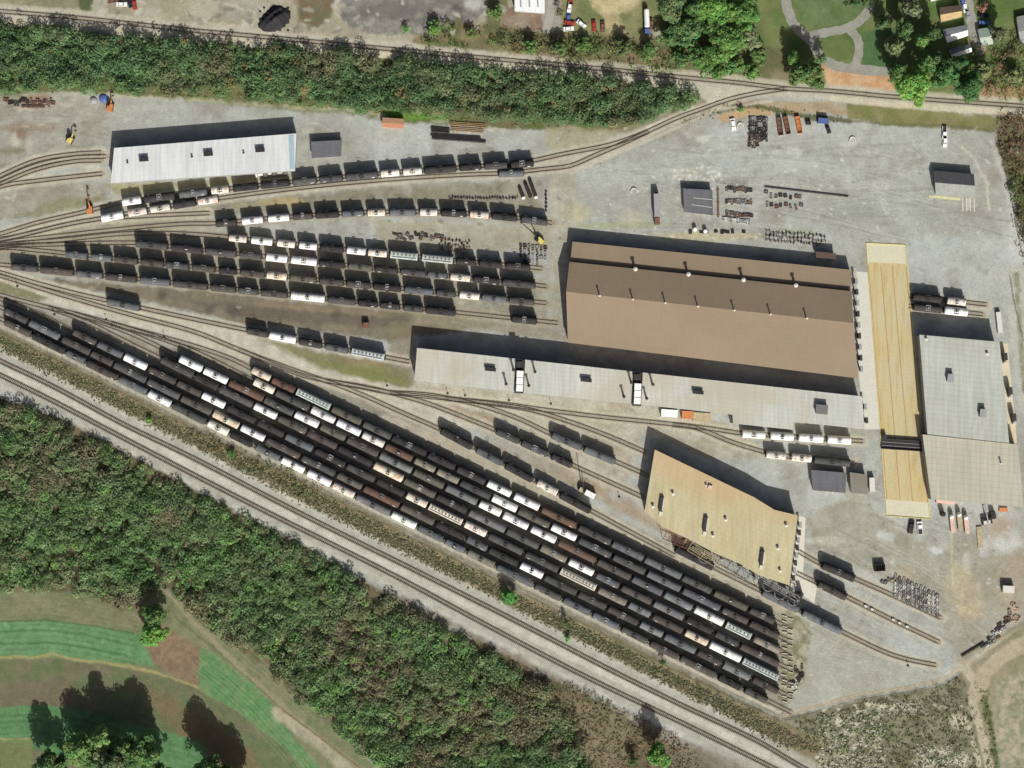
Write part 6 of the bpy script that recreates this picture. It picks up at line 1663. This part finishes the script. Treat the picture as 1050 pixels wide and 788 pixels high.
wood([(-110, 378), (0, 410), (30, 420), (60, 435), (90, 450), (130, 471), (170, 493), (200, 508), (260, 536), (300, 559), (340, 578), (380, 606), (420, 628), (460, 650), (505, 675), (560, 706), (590, 730), (600, 790), (590, 880), (420, 880), (400, 800), (372, 770), (325, 728), (296, 706), (277, 680), (240, 660), (207, 636), (170, 594), (150, 604), (138, 622), (114, 620), (76, 602), (0, 602), (-110, 600)],
     'woodland', 'scrubby mixed woodland filling the slope below the double line', 0.20, 1.2, 3.6, 2.0, 5.5, 101, PALW, (0.08, (98, 130, 72)), 0.55, 17.0, 0.08)
wood([(-110, 16), (0, 26), (50, 30), (100, 37), (200, 44), (290, 52), (390, 61), (480, 69), (580, 78), (640, 85), (690, 92), (722, 101), (690, 110), (655, 124), (627, 128), (540, 124), (430, 116), (350, 108), (250, 98), (150, 93), (60, 88), (0, 98), (-110, 108)],
     'woodland', 'dense green strip of wood between the top line and the yard', 0.22, 1.2, 3.6, 2.8, 6.5, 202, [(96, 98, 72), (88, 102, 70), (80, 100, 68), (76, 98, 66), (86, 108, 68), (80, 104, 70)], (0.015, (120, 108, 74)), 0.55, 17.0, 0.04)
wood([(502, 34), (530, 34), (562, 38), (640, 42), (690, 60), (700, 74), (640, 66), (560, 58), (500, 50)], 'woodland', 'bushy strip just north of the top line', 0.28, 0.9, 2.2, 2, 5, 303, [(104, 98, 68), (84, 92, 58), (76, 96, 56), (92, 108, 62)], (0.06, (120, 134, 70)), 0.5, 10, 0.25)
wood([(432, 40), (440, 22), (462, 24), (474, 42), (486, 30), (500, 34), (500, 50), (440, 46)], 'woodland', 'low bushes on the bank below the grey quarry lot', 0.22, 0.8, 1.8, 1.2, 3, 304, [(92, 100, 58), (80, 98, 54)], None, 0.5, 10, 0.3)
wood([(1000, 50), (1110, 40), (1110, 106), (1040, 104), (1000, 100), (990, 80)], 'woodland', 'scrub with reddish bare patches behind the top right line', 0.22, 0.9, 2.2, 2, 6, 305, [(104, 92, 70), (84, 96, 56), (92, 104, 64)], None, 0.5, 10, 0.3)
wood([(1024, 116), (1110, 116), (1110, 300), (1054, 280), (1044, 236), (1034, 190), (1024, 150)], 'woodland', 'brownish scrub along the right edge beyond the fence', 0.26, 0.9, 2.2, 1.5, 5, 306, [(108, 90, 72), (92, 88, 64), (80, 92, 56)], None, 0.5, 10, 0.2)
wood([(0, 346), (100, 394), (200, 446), (300, 494), (400, 545), (500, 596), (600, 646), (700, 697), (800, 746), (846, 772), (800, 764), (700, 710), (600, 659), (500, 609), (400, 560), (300, 510), (200, 458), (100, 408), (0, 358)],
     'undergrowth', 'weedy undergrowth on the verge between block and double line', 4.0, 0.2, 0.5, 0.02, 0.22, 307, [(116, 108, 86), (104, 102, 78), (94, 100, 72), (110, 106, 82)], (0.04, (86, 112, 66)), 0.4, 18, 0.05)
wood([(180, 448), (215, 464), (330, 520), (330, 498), (290, 480), (240, 455), (205, 440)], 'undergrowth', 'thicker green bushes on the western verge', 0.35, 0.5, 1.3, 0.6, 1.8, 308, [(84, 96, 58), (96, 104, 66), (110, 100, 72)], None, 0.4, 12, 0.2)
wood([(812, 742), (880, 722), (960, 706), (984, 694), (998, 730), (1006, 850), (790, 850), (850, 775)], 'undergrowth', 'dark weeds over the rubble corner beside the dirt road', 0.6, 0.4, 1.0, 0.05, 0.6, 309, [(104, 100, 78), (94, 100, 70), (96, 108, 72)], (0.04, (100, 134, 66)), 0.4, 12, 0.45)
wood([(590, 700), (640, 728), (700, 760), (720, 790), (640, 850), (600, 850), (596, 760), (560, 705)], 'undergrowth', 'thin reddish brown scrub at the bottom edge below the double line', 0.7, 0.4, 1.0, 0.1, 0.9, 310, [(116, 102, 82), (108, 102, 76), (94, 100, 68)], None, 0.4, 11, 0.3)
wood([(-110, 100), (0, 99), (60, 91), (114, 95), (250, 102), (350, 112), (420, 120), (540, 128), (630, 131), (656, 127), (655, 122), (540, 122), (420, 113), (250, 96), (60, 86), (0, 95)], 'undergrowth', 'long grass and brambles at the foot of the upper wood', 0.5, 0.4, 1.0, 0.1, 0.9, 311, [(96, 104, 62), (108, 110, 70), (88, 112, 58)], (0.05, (104, 140, 60)), 0.35, 11, 0.3)
wood([(702, 124), (722, 115), (750, 108), (775, 107), (800, 112), (830, 118), (872, 122), (872, 126), (830, 123), (800, 118), (775, 113), (750, 114), (722, 121), (704, 128)], 'undergrowth', 'low weeds along the drain north of the big lot', 0.5, 0.3, 0.8, 0.1, 0.7, 312, [(84, 94, 56), (96, 100, 62)], None, 0.35, 12, 0.3)
wood([(1000, 700), (1014, 712), (1024, 790), (1012, 790), (1004, 730)], 'undergrowth', 'green weeds along the east side of the dirt road', 0.5, 0.4, 1.0, 0.1, 1.0, 313, [(84, 96, 54), (96, 104, 64)], None, 0.35, 12, 0.3)

def tree(x, y, r_px, h, label, tone, seed, name='tree', dens=1.0, squash=1.0, group='individual trees', bare=False):
    rg = np.random.default_rng(seed)
    R = r_px*S; p = P(x, y, h*0.65)
    o = empty(name, (p[0], p[1], 0), rg.uniform(0, 6.28), label, 'tree' if name == 'tree' else 'shrub', group)
    th = h*0.5; t_ = MB()
    t_.tube((0, 0, 0), (0.1, 0.05, th*0.6), max(0.1, R*0.07), max(0.07, R*0.05), 8); t_.tube((0.1, 0.05, th*0.6), (0, 0.1, h*0.86), max(0.07, R*0.05), 0.04, 7)
    for i in range(7):
        a = i*2.4+rg.uniform(0, 1); z0 = h*(0.25+0.07*i); L = R*rg.uniform(0.5, 0.85)
        t_.tube((0.05, 0.05, z0), (L*math.cos(a), L*math.sin(a), z0+L*0.6), max(0.05, R*0.03), 0.03, 5)
    tk = link(bpy.data.objects.new('trunk', t_.mesh('trunk', M['bark']))); tk.parent = o
    n = int((18+R*R*1.9)*max(1.0, (h/(R*2.2))**0.8)*dens)
    d = rg.normal(size=(n, 3)); d /= np.linalg.norm(d, axis=1, keepdims=True)
    q = rg.random(n)**0.45*0.84
    lob = 1+0.20*np.sin(3*np.arctan2(d[:, 1], d[:, 0])+seed)+0.13*np.sin(5*np.arctan2(d[:, 1], d[:, 0])+seed*2.1)
    ez = h*0.40*squash
    cx = d[:, 0]*q*R*lob; cy = d[:, 1]*q*R*lob; cz = h*0.60+d[:, 2]*q*ez
    # narrower at the top
    kf = 1-0.35*np.clip(d[:, 2]*q, 0, 1); cx *= kf; cy *= kf
    rad = rg.uniform(0.16, 0.30, n)*max(R, 1.6)*(0.9 if R > 4 else 1.1)
    base = np.array(lin(tone))
    col = 1.15*base[None, :]*(1+rg.normal(size=(n, 1))*0.18)*np.array([1+0.0, 1, 1])[None, :]
    col[:, 0] *= 1+rg.normal(size=n)*0.12
    cen, nrm, sz, c = clumps_to_leaves(cx, cy, cz, rad, col, 24.0, 0.62 if R > 3 else 0.42, rg, 0.9)
    cen[:, 2] = np.clip(cen[:, 2], 0.1, h)
    cr = link(bpy.data.objects.new('crown', leaf_mesh('crown', cen, nrm, sz, c, rg))); cr.parent = o
    return o
TREES = [
 (126, 768, 14, 22, 'crown in the centre of the bottom left group', (84, 108, 62)),
 (97, 780, 14, 20, 'low crown at the bottom edge, between the western trees of the group', (82, 104, 64)),
 (62, 784, 10, 16, 'small dark crown right of the pointed shadow tree', (76, 98, 58)),
 (228, 800, 14, 22, 'crown at the bottom edge between the two broad shadow trees', (82, 104, 60)),
 (712, 8, 13, 16, 'dark tree at the top edge between the grey green and bright green ones', (74, 98, 56)),
 (733, 30, 13, 13, 'low dark crown wedged in the middle of the big clump', (72, 96, 56)),
 (688, 38, 12, 10, 'western foot tree of the big clump, below the tank truck', (74, 98, 60)),
 (778, 58, 9, 9, 'bushy tree east of the dull olive one', (78, 102, 58)),
 (738, 72, 11, 8, 'low tree between two others just above the top line', (76, 104, 56)),
 (928, 30, 9, 18, 'dark crown under the dull tree left of the small houses', (70, 90, 54)),
 (906, 24, 8, 16, 'dark outer tree at the north-west of the tall cluster', (74, 94, 58)),
 (950, 66, 12, 19, 'crown filling the gap behind the brightest tree', (76, 104, 58)),
 (984, 66, 11, 18, 'dark crown below the southernmost small house', (68, 92, 54)),
 (958, 34, 8, 18, 'dark narrow crown just left of the middle small house', (70, 88, 54)),
 (1040, 78, 10, 9, 'pale scrub tree near the right edge above the line', (98, 104, 70)),
 (843, 60, 7, 9, 'small tree at the edge of the orange soil strip', (74, 96, 56)),
 (688, 6, 17, 15, 'grey green tree, westernmost of the big clump at the top', (82, 100, 66)),
 (706, 32, 17, 14, 'broad tree just right of the blue tank truck', (78, 102, 62)),
 (732, 8, 19, 17, 'bright green tree at the top edge in the middle of the big clump', (88, 120, 60)),
 (747, 42, 19, 15, 'largest round crown in the heart of the big clump', (84, 112, 60)),
 (762, 14, 18, 16, 'tree at the top edge, east side of the big clump', (82, 112, 58)),
 (768, 38, 14, 13, 'dull olive tree on the east side of the big clump', (100, 108, 76)),
 (722, 60, 16, 12, 'tree on the south side of the clump above the top line', (80, 108, 58)),
 (700, 60, 11, 8, 'smaller tree at the south-west of the big clump', (76, 98, 58)),
 (752, 68, 12, 9, 'low green tree next to the top line', (84, 110, 62)),
 (772, 74, 10, 8, 'tree leaning over the top line east of the clump', (86, 112, 60)),
 (832, 76, 16, 18, 'dark tree on the corner beside the orange soil strip', (78, 96, 56)),
 (815, 60, 8, 13, 'slim bright tree with a long shadow beside the loop drive', (92, 122, 66)),
 (818, 78, 11, 12, 'small tree between the slim one and the dark corner tree', (78, 96, 56)),
 (938, 88, 19, 20, 'brightest big tree overhanging the top line', (96, 130, 64)),
 (970, 76, 15, 21, 'tall tree right behind the brightest one', (72, 100, 58)),
 (994, 88, 16, 20, 'dark tree overhanging the top line, east of the brightest', (66, 96, 56)),
 (917, 48, 11, 19, 'olive tree with a long shadow across the lawn', (92, 98, 66)),
 (946, 42, 8, 18, 'small bright crown inside the dark shadow of the cluster', (84, 112, 60)),
 (935, 8, 11, 14, 'dull tree near the top edge left of the small houses', (92, 98, 72)),
 (920, 74, 11, 19, 'tree tucked behind the left of the brightest one', (76, 100, 56)),
 (960, 62, 10, 18, 'dark tree shading the southernmost small house', (72, 92, 56)),
 (1010, 72, 12, 10, 'pale scrubby tree beyond the lane end', (96, 104, 68)),
 (1025, 35, 9, 15, 'tree shading the drive of the green roofed house', (86, 92, 66)),
 (1008, 8, 6, 8, 'reddish tree beside the lane at the top', (130, 96, 84)),
 (875, -4, 12, 8, 'dark tree at the top edge above the lawn', (66, 84, 54)),
 (888, 0, 9, 7, 'small tree at the top edge near the drive end', (72, 92, 56)),
 (156, 650, 15, 17, 'lone tree standing between the green field and the path', (88, 122, 60)),
 (158, 632, 13, 17, 'darker tree touching the lone field tree to its north', (80, 102, 58)),
 (46, 786, 15, 22, 'tree at the bottom left edge casting a pointed shadow', (84, 104, 64)),
 (82, 770, 18, 20, 'grey green tree in the bottom left group, western one', (90, 112, 66)),
 (103, 758, 13, 24, 'small bright crown in the bottom left group', (100, 124, 72)),
 (114, 784, 20, 25, 'dull tree at the bottom edge in the middle of the group', (88, 100, 70)),
 (144, 776, 20, 25, 'broad tree at the bottom edge, east of the group', (80, 104, 62)),
 (160, 792, 12, 18, 'dark low tree right of the bottom group', (64, 84, 50)),
 (212, 798, 20, 26, 'tree just below the bottom edge casting a broad shadow', (84, 104, 62)),
 (242, 812, 17, 22, 'second tree below the bottom edge, right of the broad shadow', (84, 104, 62)),
 (675, 776, 13, 17, 'pointed tree at the bottom edge beside the double line', (84, 116, 60)),
 (650, 782, 7, 7, 'small dark tree left of the pointed one at the bottom', (76, 90, 56)),
 (522, 613, 9, 9, 'bright green tree on the verge half way along the block', (76, 116, 60)),
 (237, 465, 5, 4, 'slim green bush on the verge at the western block', (72, 112, 58)),
 (300, 480, 7, 4, 'wide low bush against the wagons of the outer row', (88, 100, 62)),
 (274, 456, 6, 4, 'brownish bush hiding a wagon end in the outer row', (98, 92, 70)),
 (153, 430, 3.5, 3, 'tiny bright bush below the western outer row', (88, 128, 62)),
 (580, 640, 4.5, 6, 'small dark conical tree on the verge', (72, 94, 56)),
 (680, 680, 4.5, 6, 'small conical tree on the verge at the eastern half', (82, 96, 60)),
 (582, 655, 4, 3, 'small green bush by the ballast below the conical tree', (84, 122, 62)),
 (760, 112, 4, 3, 'small bright bush at the end of the drain', (92, 124, 62)),
 (545, 48, 8, 7, 'round bush tree north of the top line', (84, 104, 60)),
 (575, 50, 9, 8, 'bushy tree by the parked cars north of the top line', (80, 98, 58)),
 (600, 46, 8, 7, 'bushy tree south of the white slewed car', (84, 108, 58)),
 (640, 48, 10, 8, 'dark bushy tree south of the dirt patch', (80, 92, 58)),
 (665, 52, 9, 8, 'bushy tree below the blue tank truck', (78, 104, 60)),
 (416, 30, 5, 4, 'small bright bush on the edge of the quarry lot', (86, 122, 62)),
 (446, 28, 8, 5, 'round green bush at the quarry lot corner', (84, 112, 58)),
 (483, 34, 7, 5, 'bush between the quarry lot and the line', (92, 108, 64)),
 (508, 12, 8, 6, 'tall bush left of the white building at the top', (84, 106, 58)),
 (574, 12, 5, 8, 'dull narrow tree right of the white building', (88, 90, 66)),
]
for i, (x, y, r, h, lb, tone) in enumerate(TREES):
    tree(x, y, r, h, lb, tone, 500+i, 'tree' if r >= 6 else 'shrub')
